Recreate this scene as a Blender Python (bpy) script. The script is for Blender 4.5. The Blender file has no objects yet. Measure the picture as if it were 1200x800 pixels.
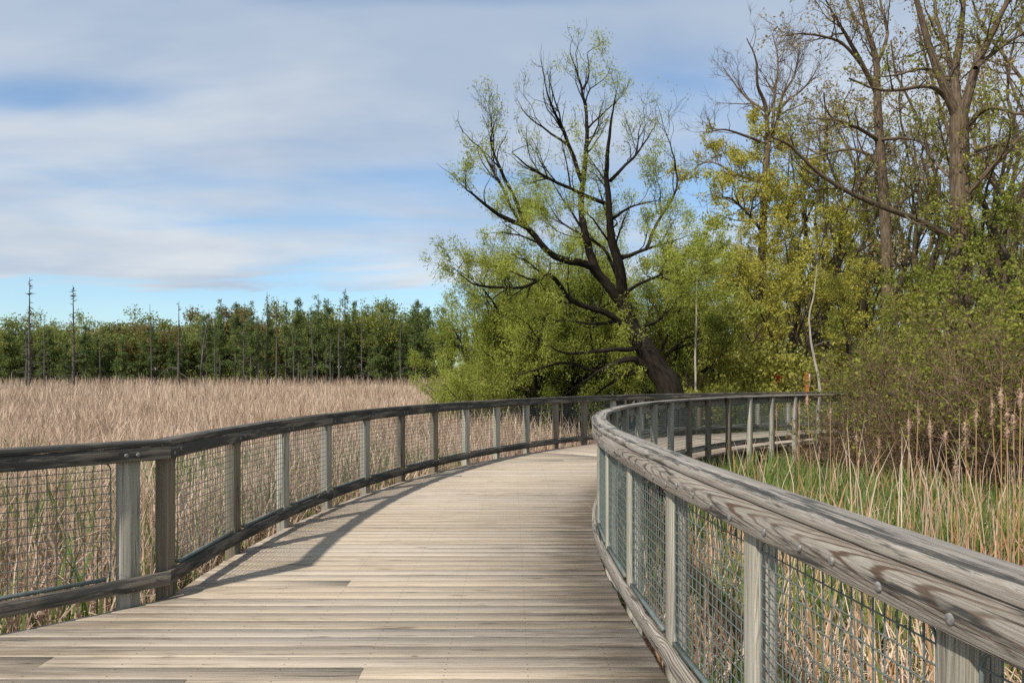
import bpy, math, random
import numpy as np
from mathutils import Vector, Matrix

# ------------------------------------------------------------------ camera, sky, sun, exposure
SC = bpy.context.scene
COL = SC.collection
F, HY, EYE = 850.0, 441.4, 1.49            # focal length in pixels of a 1200 px wide picture, horizon row, eye height over the deck
cam_d = bpy.data.cameras.new("camera")
cam = bpy.data.objects.new("camera", cam_d); COL.objects.link(cam)
cam.location = (0, 0, EYE); cam.rotation_euler = (math.pi/2, 0, 0)
cam_d.sensor_width = 36; cam_d.lens = F/1200*36
cam_d.shift_y = (HY-400)/1200
cam_d.clip_start = 0.05; cam_d.clip_end = 6000
SC.camera = cam
SUN_EL = math.radians(43.5)
SX, SY = 0.70, 0.87                        # direction the light travels over the ground
sun_az = math.atan2(-SX, -SY)              # clockwise from +Y
sd = bpy.data.lights.new("sun", 'SUN'); sd.energy = 4.25; sd.angle = math.radians(1.6); sd.color = (1.0, 0.94, 0.84)
so = bpy.data.objects.new("sun", sd); COL.objects.link(so)
so.rotation_euler = Vector((SX, SY, -math.hypot(SX, SY)*math.tan(SUN_EL))).to_track_quat('-Z', 'Y').to_euler()
SC.view_settings.view_transform = 'Standard'; SC.view_settings.look = 'None'
SC.view_settings.exposure = 0.33; SC.view_settings.gamma = 1.0
SC.view_settings.use_curve_mapping = False
SC.render.engine = 'CYCLES'; SC.cycles.use_denoising = False; SC.render.filter_size = 1.2
SC.cycles.max_bounces = 8; SC.cycles.sample_clamp_direct = 6.0; SC.cycles.sample_clamp_indirect = 4.0

class NT:
    """short hand for building node trees"""
    def __init__(s, tree): s.t = tree; s.t.nodes.clear()
    def n(s, kind, **kw):
        nd = s.t.nodes.new(kind)
        for k, v in kw.items():
            if k.startswith('i_'):
                key = k[2:]; key = int(key) if key.isdigit() else key
                s.put(nd.inputs[key], v)
            else: setattr(nd, k, v)
        return nd
    def put(s, sock, v):
        if hasattr(v, 'is_output') or hasattr(v, 'links'): s.t.links.new(v, sock)
        else: sock.default_value = v
    def math(s, op, a, b=0.0, c=0.0, clamp=False):
        nd = s.n('ShaderNodeMath', operation=op, use_clamp=clamp)
        for i, v in enumerate((a, b, c)): s.put(nd.inputs[i], v)
        return nd.outputs[0]
    def mix(s, f, a, b, blend='MIX'):
        nd = s.n('ShaderNodeMix', data_type='RGBA', blend_type=blend)
        s.put(nd.inputs[0], f); s.put(nd.inputs[6], a); s.put(nd.inputs[7], b)
        return nd.outputs[2]
    def smooth(s, v, a, b, x=0.0, y=1.0):
        nd = s.n('ShaderNodeMapRange', interpolation_type='SMOOTHSTEP')
        for i, q in enumerate((v, a, b, x, y)): s.put(nd.inputs[i], q)
        return nd.outputs[0]
    def comb(s, x, y, z=0.0):
        nd = s.n('ShaderNodeCombineXYZ'); 
        for i, v in enumerate((x, y, z)): s.put(nd.inputs[i], v)
        return nd.outputs[0]
    def sep(s, v):
        nd = s.n('ShaderNodeSeparateXYZ'); s.put(nd.inputs[0], v); return nd.outputs
    def noise(s, vec, scale=1.0, detail=3.0, rough=0.55, dist=0.0):
        nd = s.n('ShaderNodeTexNoise'); s.put(nd.inputs['Vector'], vec)
        nd.inputs['Scale'].default_value = scale; nd.inputs['Detail'].default_value = detail
        nd.inputs['Roughness'].default_value = rough; nd.inputs['Distortion'].default_value = dist
        return nd.outputs['Fac']
    def ramp(s, v, stops):
        nd = s.n('ShaderNodeValToRGB'); cr = nd.color_ramp
        while len(cr.elements) < len(stops): cr.elements.new(0.5)
        for e, (p, c) in zip(cr.elements, stops): e.position = p; e.color = (*c, 1)
        s.put(nd.inputs[0], v); return nd.outputs[0]

world = bpy.data.worlds.new("World"); SC.world = world; world.use_nodes = True
def build_world():
    g = NT(world.node_tree)
    sky = g.n('ShaderNodeTexSky', sky_type='NISHITA', sun_disc=False)
    sky.sun_elevation = SUN_EL; sky.sun_rotation = sun_az
    sky.altitude = 200; sky.air_density = 1.0; sky.dust_density = 0.6; sky.ozone_density = 1.5
    d = g.n('ShaderNodeTexCoord').outputs['Generated']
    x, y, z = g.sep(d)
    zz = g.math('MAXIMUM', z, 0.0)
    k = g.math('DIVIDE', 1.0, g.math('ADD', zz, 0.10))
    u = g.math('MULTIPLY', x, k); v = g.math('MULTIPLY', y, k)          # the cloud sheet seen from below
    p = g.comb(g.math('MULTIPLY', u, 0.55), v, 0.35)
    big = g.noise(p, 0.75, 4, 0.5, 0.4)
    fine = g.noise(g.comb(g.math('MULTIPLY', u, 0.8), g.math('MULTIPLY', v, 1.6), 4.1), 1.7, 5, 0.55, 0.6)
    cov = g.math('ADD', g.math('MULTIPLY', big, 0.74), g.math('MULTIPLY', fine, 0.26))
    # holes of clear air at the places the weather left them
    def hole(dx, dy, dz, rx, rz, amount):
        a = g.math('DIVIDE', g.math('SUBTRACT', g.math('DIVIDE', x, g.math('MAXIMUM', y, 0.05)), dx/dy), rx)
        b = g.math('DIVIDE', g.math('SUBTRACT', g.math('DIVIDE', z, g.math('MAXIMUM', y, 0.05)), dz/dy), rz)
        r2 = g.math('ADD', g.math('MULTIPLY', a, a), g.math('MULTIPLY', b, b))
        return g.math('MULTIPLY', g.math('EXPONENT', g.math('MULTIPLY', r2, -1.0)), amount)
    for args in ((-0.66, 1, 0.385, 0.18, 0.030, 0.22), (0.22, 1, 0.42, 0.16, 0.07, 0.20), (0.02, 1, 0.52, 0.35, 0.012, 0.10),
                 (-0.28, 1, 0.27, 0.35, 0.022, 0.10), (0.30, 1, 0.27, 0.10, 0.09, 0.10)):
        cov = g.math('SUBTRACT', cov, hole(*args))
    low = g.smooth(g.math('ADD', z, g.math('MULTIPLY', g.math('SUBTRACT', fine, 0.5), 0.09)), 0.085, 0.145, -0.20, 0.14)
    cov = g.math('ADD', cov, low)
    m = g.smooth(cov, 0.41, 0.70, 0.12, 0.96)
    tone = g.smooth(g.noise(g.comb(g.math('MULTIPLY', u, 0.6), g.math('MULTIPLY', v, 0.95), 9.0), 0.95, 5, 0.55, 0.3), 0.36, 0.80)
    ccol = g.mix(tone, (3.9, 4.75, 6.0, 1), (6.8, 7.1, 7.35, 1))
    blue = g.mix(1.0, sky.outputs[0], (1.15, 1.38, 1.48, 1), 'MULTIPLY')
    col = g.mix(m, blue, ccol)
    bg = g.n('ShaderNodeBackground'); g.put(bg.inputs[0], col); bg.inputs[1].default_value = 0.090
    out = g.n('ShaderNodeOutputWorld'); g.t.links.new(bg.outputs[0], out.inputs[0])
build_world()

# ------------------------------------------------------------------ object helpers
def tag(o, label=None, cat=None, group=None, kind=None):
    if label: o["label"] = label
    if cat: o["category"] = cat
    if group: o["group"] = group
    if kind: o["kind"] = kind
    return o
def empty(name, loc=(0, 0, 0), rz=0.0):
    o = bpy.data.objects.new(name, None); COL.objects.link(o); o.location = loc; o.rotation_euler = (0, 0, rz)
    o.empty_display_size = 0.2
    return o
def obj(name, me, parent=None, loc=(0, 0, 0), rz=0.0):
    o = bpy.data.objects.new(name, me); COL.objects.link(o); o.location = loc; o.rotation_euler = (0, 0, rz)
    if parent: o.parent = parent
    return o
def copy_tree(o, parent=None):
    c = o.copy(); COL.objects.link(c)
    if parent: c.parent = parent
    for ch in list(o.children): copy_tree(ch, c)
    return c
def P(px, py, Z): return np.array(((px-600)/F*Z, Z, EYE-(py-HY)/F*Z))

class MB:
    """collects quads (vertices, faces, uvs) and makes one mesh"""
    def __init__(s): s.V = []; s.Q = []; s.UV = []; s.n = 0; s.smooth = False
    def add(s, V, Q, UV=None):
        V = np.asarray(V, dtype=np.float32).reshape(-1, 3); Q = np.asarray(Q, dtype=np.int32).reshape(-1, 4)
        s.V.append(V); s.Q.append(Q+s.n); s.n += len(V)
        if UV is None: UV = np.zeros((len(Q)*4, 2), np.float32)
        s.UV.append(np.asarray(UV, dtype=np.float32).reshape(-1, 2))
    def build(s, name, mat, smooth=False):
        V = np.concatenate(s.V); Q = np.concatenate(s.Q); UV = np.concatenate(s.UV)
        return mesh_quads(name, V, Q, mat, UV, smooth)
def mesh_quads(name, V, Q, mat, UV=None, smooth=False):
    me = bpy.data.meshes.new(name)
    me.vertices.add(len(V)); me.vertices.foreach_set('co', np.ascontiguousarray(V, dtype=np.float32).ravel())
    me.loops.add(len(Q)*4); me.loops.foreach_set('vertex_index', np.ascontiguousarray(Q, dtype=np.int32).ravel())
    me.polygons.add(len(Q)); me.polygons.foreach_set('loop_start', np.arange(0, len(Q)*4, 4, dtype=np.int32))
    if UV is not None:
        l = me.uv_layers.new(name='UVMap'); l.data.foreach_set('uv', np.ascontiguousarray(UV, dtype=np.float32).ravel())
    if smooth: me.polygons.foreach_set('use_smooth', np.ones(len(Q), dtype=bool))
    me.materials.append(mat); me.update(calc_edges=True); me.validate()
    return me

def sweep(mb, stations, prof, v0=0.0, u0=0.0, jit=0.0, rng=None, bulge=None):
    """stations: list of (origin, normal) in plan; prof: closed list of (offset along normal, height). u runs along, v round the profile"""
    k = len(prof); prof = np.array(prof, float); n = len(stations)
    per = np.concatenate([[0], np.cumsum(np.linalg.norm(np.roll(prof, -1, 0)-prof, axis=1))])
    V = np.zeros((n, k, 3)); u = np.zeros(n)
    for i, (o, nn) in enumerate(stations):
        o = np.asarray(o, float); nn = np.asarray(nn, float)
        if i: u[i] = u[i-1]+np.linalg.norm(o-np.asarray(stations[i-1][0]))
        pr = prof.copy()
        if jit: pr = pr+rng.normal(0, jit, pr.shape)
        V[i, :, 0] = o[0]+nn[0]*pr[:, 0]; V[i, :, 1] = o[1]+nn[1]*pr[:, 0]; V[i, :, 2] = pr[:, 1]
    Q = []; UV = []
    for i in range(n-1):
        for j in range(k):
            a, b = i*k+j, i*k+(j+1) % k
            Q.append((a, b, b+k, a+k))
            UV += [(u0+u[i], v0+per[j]), (u0+u[i], v0+per[j+1]), (u0+u[i+1], v0+per[j+1]), (u0+u[i+1], v0+per[j])]
    mb.add(V.reshape(-1, 3), Q, UV)
    for i, flip in ((0, 1), (n-1, 0)):                       # end grain, as a fan of quads
        W = V[i]; h = k//2
        q = [(j, j+1, k-2-j, k-1-j) for j in range(h-1)]
        if flip: q = [t[::-1] for t in q]
        uv = []
        for t in q: uv += [(u0+0.02*prof[a][0], v0+prof[a][1]) for a in t]
        mb.add(W, q, uv)
def rect(a0, a1, z0, z1, c=0.004):
    """chamfered rectangle, eight corners; starts and ends on the same side so that end caps work"""
    return [(a0+c, z0), (a1-c, z0), (a1, z0+c), (a1, z1-c), (a1-c, z1), (a0+c, z1), (a0, z1-c), (a0, z0+c)]
def box(mb, lo, hi, along=2, v0=0.0, u0=0.0):
    """box whose uv u runs along the given axis"""
    lo = np.array(lo, float); hi = np.array(hi, float)
    c = np.array([[(hi if (i >> a) & 1 else lo)[a] for a in range(3)] for i in range(8)])
    q = [(0, 4, 6, 2), (1, 3, 7, 5), (0, 1, 5, 4), (2, 6, 7, 3), (0, 2, 3, 1), (4, 5, 7, 6)]
    o = [a for a in range(3) if a != along]; uv = []
    for f, t in enumerate(q):
        for i in t: uv.append((u0+c[i][along], v0+f*0.21+c[i][o[0]]+c[i][o[1]]))
    mb.add(c, q, uv)
def tube(mb, pts, rad, k=6, u0=0.0, cap=False):
    pts = np.asarray(pts, float); rad = np.asarray(rad, float); n = len(pts)
    T = np.gradient(pts, axis=0); T /= np.linalg.norm(T, axis=1)[:, None]+1e-9
    ref = np.where(np.abs(T[:, 2:3]) > 0.9, np.array([[1., 0, 0]]), np.array([[0, 0, 1.]]))
    if abs(T[0, 2]) > 0.6: ref = np.tile(np.array([[0.92, 0.39, 0.03]]), (n, 1))
    else: ref = np.tile(np.array([[0.05, 0.03, 1.0]]), (n, 1))
    A = np.cross(T, ref); A /= np.linalg.norm(A, axis=1)[:, None]+1e-9; B = np.cross(T, A)
    an = np.arange(k)*2*math.pi/k
    V = pts[:, None]+rad[:, None, None]*(np.cos(an)[None, :, None]*A[:, None]+np.sin(an)[None, :, None]*B[:, None])
    u = np.concatenate([[0], np.cumsum(np.linalg.norm(np.diff(pts, axis=0), axis=1))])+u0
    i = np.arange(n-1)[:, None]; j = np.arange(k)[None]
    a = i*k+j; b = i*k+(j+1) % k
    Q = np.stack([a, b, b+k, a+k], -1).reshape(-1, 4)
    v = np.arange(k+1)/k*2*math.pi*max(rad[0], 0.01)
    ui = np.broadcast_to(u[:-1, None], (n-1, k)); uj = np.broadcast_to(u[1:, None], (n-1, k))
    vi = np.broadcast_to(v[None, :-1], (n-1, k)); vj = np.broadcast_to(v[None, 1:], (n-1, k))
    UV = np.stack([np.stack([ui, vi], -1), np.stack([ui, vj], -1), np.stack([uj, vj], -1), np.stack([uj, vi], -1)], 2)
    mb.add(V.reshape(-1, 3), Q, UV.reshape(-1, 2))

# ------------------------------------------------------------------ materials
def new_mat(name):
    m = bpy.data.materials.new(name); m.use_nodes = True
    g = NT(m.node_tree); out = g.n('ShaderNodeOutputMaterial')
    return m, g, out
def finish(g, out, col, rough=0.8, bump=None, bs=0.3, bd=0.01, spec=0.3, metal=0.0):
    b = g.n('ShaderNodeBsdfPrincipled')
    g.put(b.inputs['Base Color'], col); g.put(b.inputs['Roughness'], rough)
    b.inputs['Specular IOR Level'].default_value = spec; b.inputs['Metallic'].default_value = metal
    if bump is not None:
        bn = g.n('ShaderNodeBump'); bn.inputs['Strength'].default_value = bs; bn.inputs['Distance'].default_value = bd
        g.put(bn.inputs['Height'], bump); g.t.links.new(bn.outputs[0], b.inputs['Normal'])
    g.t.links.new(b.outputs[0], out.inputs[0])
    return b
def wood(name, light, mid, dark, mildew=0.0, ring=0.35, algae=0.0, nails=False, island=False, ringcol=(0.15, 0.09, 0.055), edge_v=None, cath=None):
    m, g, out = new_mat(name)
    uv = g.n('ShaderNodeTexCoord').outputs['UV']; u, v, _ = g.sep(uv)
    geo = g.n('ShaderNodeNewGeometry'); oi = g.n('ShaderNodeObjectInfo')
    rnd = geo.outputs['Random Per Island'] if island else oi.outputs['Random']
    off = g.math('MULTIPLY', rnd, 37.0)
    def vec(su, sv): return g.comb(g.math('ADD', g.math('MULTIPLY', u, su), off), g.math('MULTIPLY', v, sv), off)
    fine = g.noise(vec(5.0, 260), 1, 5, 0.75)
    mid_n = g.noise(vec(0.8, 62 if nails else 44), 1, 5, 0.68, 0.1)
    blotch = g.noise(vec(0.6 if nails else 0.9, 16 if nails else 6.0), 1, 5, 0.65, 0.2)
    # growth rings: bands across the board, pulled into cathedral arches by slow noise
    warp = g.noise(vec(1.1, 5.5), 1, 2, 0.5)
    rings = g.math('SINE', g.math('ADD', g.math('MULTIPLY', v, 430.0), g.math('MULTIPLY', warp, 95.0)))
    rmask = g.smooth(g.noise(vec(0.7, 3.0), 1.3, 2, 0.5), 0.41, 0.54)
    rings = g.math('MULTIPLY', g.smooth(rings, 0.0, 0.95), rmask)
    t = g.math('ADD', g.math('MULTIPLY', fine, 0.45), g.math('MULTIPLY', mid_n, 0.55))
    col = g.ramp(t, [(0.37, dark), (0.475, mid), (0.60, light)])
    col = g.mix(g.smooth(blotch, 0.35, 0.75, 0.0, 0.20 if nails else 0.40), col, (*[c*0.62 for c in mid], 1))
    col = g.mix(g.math('MULTIPLY', rings, ring), col, (*ringcol, 1))
    if cath is not None:
        # flat sawn arches: parabolas along the middle of the face
        vv_ = g.math('SUBTRACT', v, cath); nz = g.noise(vec(1.4, 14), 1, 3, 0.55); nz2 = g.noise(vec(9.0, 120), 1, 2, 0.5)
        f = g.math('ADD', g.math('MULTIPLY', g.math('MULTIPLY', vv_, vv_), 7200.0), g.math('MULTIPLY', u, 34.0))
        f = g.math('ADD', f, g.math('ADD', g.math('MULTIPLY', nz, 17.0), g.math('MULTIPLY', nz2, 1.6)))
        ar = g.smooth(g.math('SINE', f), 0.15, 0.95)
        am = g.smooth(g.noise(g.comb(g.math('ADD', g.math('MULTIPLY', u, 0.9), off), 0.0, 3.0), 1, 2, 0.5), 0.38, 0.56)
        am = g.math('MULTIPLY', am, g.smooth(g.math('ABSOLUTE', vv_), 0.03, 0.062, 1.0, 0.45))
        col = g.mix(g.math('MULTIPLY', g.math('MULTIPLY', ar, am), 0.88), col, (0.105, 0.06, 0.038, 1))
    # long drying cracks
    cr = g.noise(vec(0.55, 46), 1, 2, 0.5, 0.2)
    crack = g.math('SUBTRACT', 1.0, g.smooth(g.math('ABSOLUTE', g.math('SUBTRACT', cr, 0.55)), 0.0, 0.012))
    crack = g.math('MULTIPLY', crack, g.smooth(g.noise(vec(0.8, 9), 1, 2), 0.50, 0.60))
    col = g.mix(g.math('MULTIPLY', crack, 0.75), col, (0.03, 0.026, 0.022, 1))
    if mildew > 0:
        md = g.noise(vec(1.3, 11), 1, 5, 0.68, 0.6)
        md2 = g.noise(vec(6.0, 60), 1, 3, 0.6)
        mk = g.smooth(g.math('ADD', md, g.math('MULTIPLY', g.math('SUBTRACT', md2, 0.5), 0.35)), 0.66-0.30*mildew, 0.78-0.30*mildew)
        col = g.mix(g.math('MULTIPLY', mk, 0.88), col, (0.040, 0.041, 0.040, 1))
    if algae > 0:
        al = g.smooth(g.noise(vec(1.8, 7), 1, 4, 0.6), 0.46, 0.66)
        col = g.mix(g.math('MULTIPLY', al, algae), col, (0.19, 0.23, 0.16, 1))
    if edge_v is not None:
        # black mildew that keeps to the weather edge of the board
        dv_ = g.math('DIVIDE', g.math('SUBTRACT', v, edge_v[0]), edge_v[1])
        en = g.math('SUBTRACT', 1.0, g.math('MULTIPLY', dv_, dv_))
        en = g.math('ADD', g.math('MULTIPLY', g.math('MAXIMUM', en, -1.5), 0.42), g.math('MULTIPLY', g.math('SUBTRACT', g.noise(vec(3.5, 48), 1, 8, 0.80, 0.2), 0.5), 3.0))
        col = g.mix(g.smooth(en, 0.12, 0.42, 0.0, 0.88), col, (0.036, 0.037, 0.036, 1))
    hgt = g.math('SUBTRACT', g.math('ADD', g.math('MULTIPLY', fine, 0.6), g.math('MULTIPLY', mid_n, 0.5)), g.math('MULTIPLY', crack, 1.3))
    if nails:
        # two nail heads per board over every joist, and damp dark board ends beside the inner curb
        pos = g.n('ShaderNodeTexCoord').outputs['Object']; X, Y, Z = g.sep(pos)
        fx = g.math('SUBTRACT', g.math('FRACT', g.math('DIVIDE', g.math('ADD', u, 0.13), 0.42)), 0.5)
        dx = g.math('MULTIPLY', fx, 0.42)
        vv = g.math('FRACT', g.math('DIVIDE', v, 0.145))
        dv = g.math('MULTIPLY', g.math('SUBTRACT', g.math('ABSOLUTE', g.math('SUBTRACT', vv, 0.5)), 0.27), 0.145)
        dn = g.math('SQRT', g.math('ADD', g.math('MULTIPLY', dx, dx), g.math('MULTIPLY', dv, dv)))
        nail = g.math('SUBTRACT', 1.0, g.smooth(dn, 0.0035, 0.006))
        col = g.mix(g.math('MULTIPLY', nail, 0.8), col, (0.035, 0.03, 0.027, 1))
        rr = g.math('SQRT', g.math('ADD', g.math('POWER', g.math('SUBTRACT', X, 13.59), 2.0), g.math('POWER', g.math('SUBTRACT', Y, 5.44), 2.0)))
        wet = g.math('ADD', g.math('MULTIPLY', g.smooth(rr, 12.95, 13.75, 1.0, 0.0), 0.75), g.math('MULTIPLY', g.math('SUBTRACT', g.noise(vec(2.2, 16), 1, 4, 0.6), 0.5), 1.9))
        wet2 = g.math('ADD', g.math('MULTIPLY', g.smooth(rr, 15.35, 15.92, 0.0, 1.0), 0.5), g.math('MULTIPLY', g.math('SUBTRACT', g.noise(vec(1.7, 14), 1, 4, 0.6), 0.5), 1.5))
        wet = g.math('MAXIMUM', wet, wet2)
        col = g.mix(g.smooth(wet, 0.25, 0.85, 0.0, 0.55), col, (0.085, 0.062, 0.045, 1))
        ws = g.noise(g.comb(g.math('MULTIPLY', X, 0.9), g.math('MULTIPLY', Y, 1.7), 0.0), 1, 6, 0.7, 0.4)
        col = g.mix(g.smooth(ws, 0.50, 0.74, 0.0, 0.25), col, (0.17, 0.135, 0.105, 1))
        tone = g.smooth(rnd, 0.0, 1.0, 0.955, 1.045)
        hue = g.math('FRACT', g.math('MULTIPLY', rnd, 7.31))
        col = g.mix(1.0, col, g.comb(tone, g.math('MULTIPLY', tone, g.smooth(hue, 0, 1, 0.955, 1.0)), g.math('MULTIPLY', tone, g.smooth(hue, 0, 1, 0.90, 1.02))), 'MULTIPLY')
        knot = g.n('ShaderNodeTexVoronoi'); g.put(knot.inputs['Vector'], vec(1.6, 9.0)); knot.inputs['Scale'].default_value = 1.0
        kn = g.math('SUBTRACT', 1.0, g.smooth(knot.outputs['Distance'], 0.05, 0.15))
        col = g.mix(g.math('MULTIPLY', kn, 0.55), col, (0.09, 0.06, 0.04, 1))
    else:
        tone = g.smooth(rnd, 0.0, 1.0, 0.82, 1.12)
        col = g.mix(1.0, col, g.comb(tone, tone, tone), 'MULTIPLY')
    finish(g, out, col, 0.85, hgt, 0.8, 0.006, 0.2)
    return m
M = {}
M['deck'] = wood('deck_boards', (0.52, 0.455, 0.378), (0.43, 0.365, 0.285), (0.26, 0.21, 0.16), 0.06, 0.10, nails=True, island=True)
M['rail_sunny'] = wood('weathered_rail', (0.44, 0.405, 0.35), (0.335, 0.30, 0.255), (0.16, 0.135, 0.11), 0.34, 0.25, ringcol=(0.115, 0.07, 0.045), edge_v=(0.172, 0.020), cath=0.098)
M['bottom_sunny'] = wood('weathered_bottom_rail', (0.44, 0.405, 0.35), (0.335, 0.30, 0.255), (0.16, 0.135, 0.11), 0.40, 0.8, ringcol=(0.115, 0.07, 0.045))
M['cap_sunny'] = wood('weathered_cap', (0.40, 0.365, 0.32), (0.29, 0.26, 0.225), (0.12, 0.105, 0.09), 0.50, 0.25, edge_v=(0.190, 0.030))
M['rail_shaded'] = wood('shaded_mildewed_rail', (0.22, 0.195, 0.155), (0.13, 0.115, 0.095), (0.055, 0.048, 0.04), 0.80, 0.35)  # mildewed wood, base colours also darkened for the rails' shaded deck side
M['post'] = wood('post_wood', (0.48, 0.455, 0.39), (0.36, 0.335, 0.275), (0.17, 0.145, 0.11), 0.22, 0.45, algae=0.30)
M['post_brown'] = wood('post_brown_wood', (0.25, 0.21, 0.155), (0.18, 0.145, 0.105), (0.085, 0.065, 0.048), 0.22, 0.4, algae=0.25)
M['joist'] = wood('joist_wood', (0.20, 0.17, 0.13), (0.14, 0.12, 0.09), (0.07, 0.06, 0.045), 0.3, 0.2)

def simple(name, col, rough=0.6, metal=0.0, var=0.25, scale=30, spec=0.4):
    m, g, out = new_mat(name)
    p = g.n('ShaderNodeTexCoord').outputs['Object']
    n = g.noise(p, scale, 4, 0.6)
    c = g.mix(g.smooth(n, 0.3, 0.75), (*[q*(1-var) for q in col], 1), (*[min(1, q*(1+var)) for q in col], 1))
    finish(g, out, c, rough, n, 0.15, 0.003, spec, metal)
    return m
M['wire'] = simple('coated_wire', (0.115, 0.14, 0.13), 0.45, 0.0, 0.25, 25)
M['bolt'] = simple('galvanised_bolt', (0.20, 0.19, 0.18), 0.65, 0.25, 0.4, 90)
M['orange'] = simple('orange_paint', (0.33, 0.11, 0.018), 0.6)
M['white'] = simple('white_strip', (0.6, 0.6, 0.6), 0.5)
M['fluff'] = simple('seed_fluff', (0.36, 0.245, 0.165), 0.95, 0, 0.40, 60, 0.05)

def bark(name, a, b, sc=9.0):
    m, g, out = new_mat(name)
    uv = g.n('ShaderNodeTexCoord').outputs['UV']; u, v, _ = g.sep(uv)
    n = g.noise(g.comb(g.math('MULTIPLY', u, 0.35*sc), g.math('MULTIPLY', v, 2.2*sc), 0.0), 1, 5, 0.65, 0.5)
    big = g.noise(g.n('ShaderNodeTexCoord').outputs['Object'], 0.9, 3, 0.6)
    col = g.mix(g.smooth(n, 0.33, 0.68), (*a, 1), (*b, 1))
    col = g.mix(g.smooth(big, 0.45, 0.75, 0, 0.35), col, (*[0.7*x+0.02 for x in b], 1))
    finish(g, out, col, 0.9, n, 0.7, 0.05, 0.1)
    return m
M['bark_willow'] = bark('willow_bark', (0.006, 0.005, 0.004), (0.036, 0.027, 0.019), 7)
M['bark_brown'] = bark('brown_bark', (0.060, 0.044, 0.030), (0.185, 0.135, 0.090), 6)
M['bark_dark'] = bark('dark_bark', (0.030, 0.024, 0.018), (0.105, 0.080, 0.056), 6)
M['bark_pale'] = bark('pale_bark', (0.26, 0.22, 0.17), (0.46, 0.41, 0.34), 8)
M['bark_grey'] = bark('dead_wood', (0.050, 0.043, 0.036), (0.16, 0.14, 0.12), 6)
M['twig'] = bark('twig_bark', (0.11, 0.072, 0.045), (0.25, 0.168, 0.105), 6)

def leaf(name, cols, trans=0.45, rough=0.6, patch=0.55):
    """thin leaves: colour picked per leaf, clumps lean to one tone"""
    m, g, out = new_mat(name)
    geo = g.n('ShaderNodeNewGeometry'); tc = g.n('ShaderNodeTexCoord').outputs['Object']
    cl = g.noise(tc, patch, 4, 0.6); oi = g.n('ShaderNodeObjectInfo').outputs['Random']
    t = g.math('ADD', g.math('MULTIPLY', geo.outputs['Random Per Island'], 0.50), g.math('ADD', g.math('MULTIPLY', g.math('SUBTRACT', cl, 0.5), 1.9), g.math('ADD', 0.12, g.math('MULTIPLY', oi, 0.26))), clamp=True)
    n = len(cols); col = g.ramp(t, [(i/(n-1), c) for i, c in enumerate(cols)])
    d = g.n('ShaderNodeBsdfPrincipled'); g.put(d.inputs['Base Color'], col); d.inputs['Roughness'].default_value = rough
    d.inputs['Specular IOR Level'].default_value = 0.2
    tr = g.n('ShaderNodeBsdfTranslucent'); g.put(tr.inputs[0], col)
    mx = g.n('ShaderNodeMixShader'); mx.inputs[0].default_value = trans
    g.t.links.new(d.outputs[0], mx.inputs[1]); g.t.links.new(tr.outputs[0], mx.inputs[2]); g.t.links.new(mx.outputs[0], out.inputs[0])
    return m
M['leaf_willow'] = leaf('willow_leaves', [(0.19, 0.225, 0.035), (0.34, 0.375, 0.065), (0.47, 0.50, 0.11)], 0.45)
M['leaf_yellow'] = leaf('yellow_spring_leaves', [(0.27, 0.26, 0.045), (0.44, 0.41, 0.075), (0.57, 0.51, 0.12)])
M['leaf_olive'] = leaf('olive_spring_leaves', [(0.18, 0.18, 0.038), (0.32, 0.31, 0.065), (0.46, 0.42, 0.10)])
M['leaf_green'] = leaf('fresh_green_leaves', [(0.13, 0.16, 0.03), (0.24, 0.265, 0.045), (0.37, 0.375, 0.08)])
M['leaf_tan'] = leaf('tan_leaf_buds', [(0.25, 0.185, 0.09), (0.36, 0.28, 0.13), (0.46, 0.38, 0.18)])
M['leaf_shrub'] = leaf('shrub_leaves', [(0.12, 0.135, 0.025), (0.25, 0.26, 0.042), (0.40, 0.39, 0.075)])
M['leaf_far'] = leaf('far_tree_leaves', [(0.14, 0.165, 0.045), (0.23, 0.255, 0.07), (0.33, 0.335, 0.10)])
M['leaf_far_rust'] = leaf('far_rusty_leaves', [(0.15, 0.12, 0.045), (0.22, 0.18, 0.06), (0.27, 0.24, 0.08)])
M['needle'] = leaf('conifer_needles', [(0.07, 0.105, 0.034), (0.135, 0.185, 0.052), (0.22, 0.27, 0.08)], 0.4)
M['reed'] = leaf('dry_reed_leaves', [(0.29, 0.195, 0.13), (0.60, 0.45, 0.33), (0.84, 0.69, 0.54)], 0.25, 0.7, 0.22)
M['reed_orange'] = leaf('rusty_reed_leaves', [(0.30, 0.16, 0.075), (0.46, 0.27, 0.14), (0.60, 0.42, 0.26)], 0.25, 0.7)
M['blade'] = leaf('green_marsh_blades', [(0.075, 0.125, 0.028), (0.14, 0.20, 0.045), (0.25, 0.30, 0.085)], 0.3)
M['red_leaf'] = leaf('red_young_leaves', [(0.28, 0.03, 0.01), (0.42, 0.06, 0.02)], 0.3)
M['bramble'] = leaf('bramble_leaves', [(0.10, 0.055, 0.035), (0.17, 0.11, 0.055), (0.24, 0.21, 0.06)], 0.2)

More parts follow.
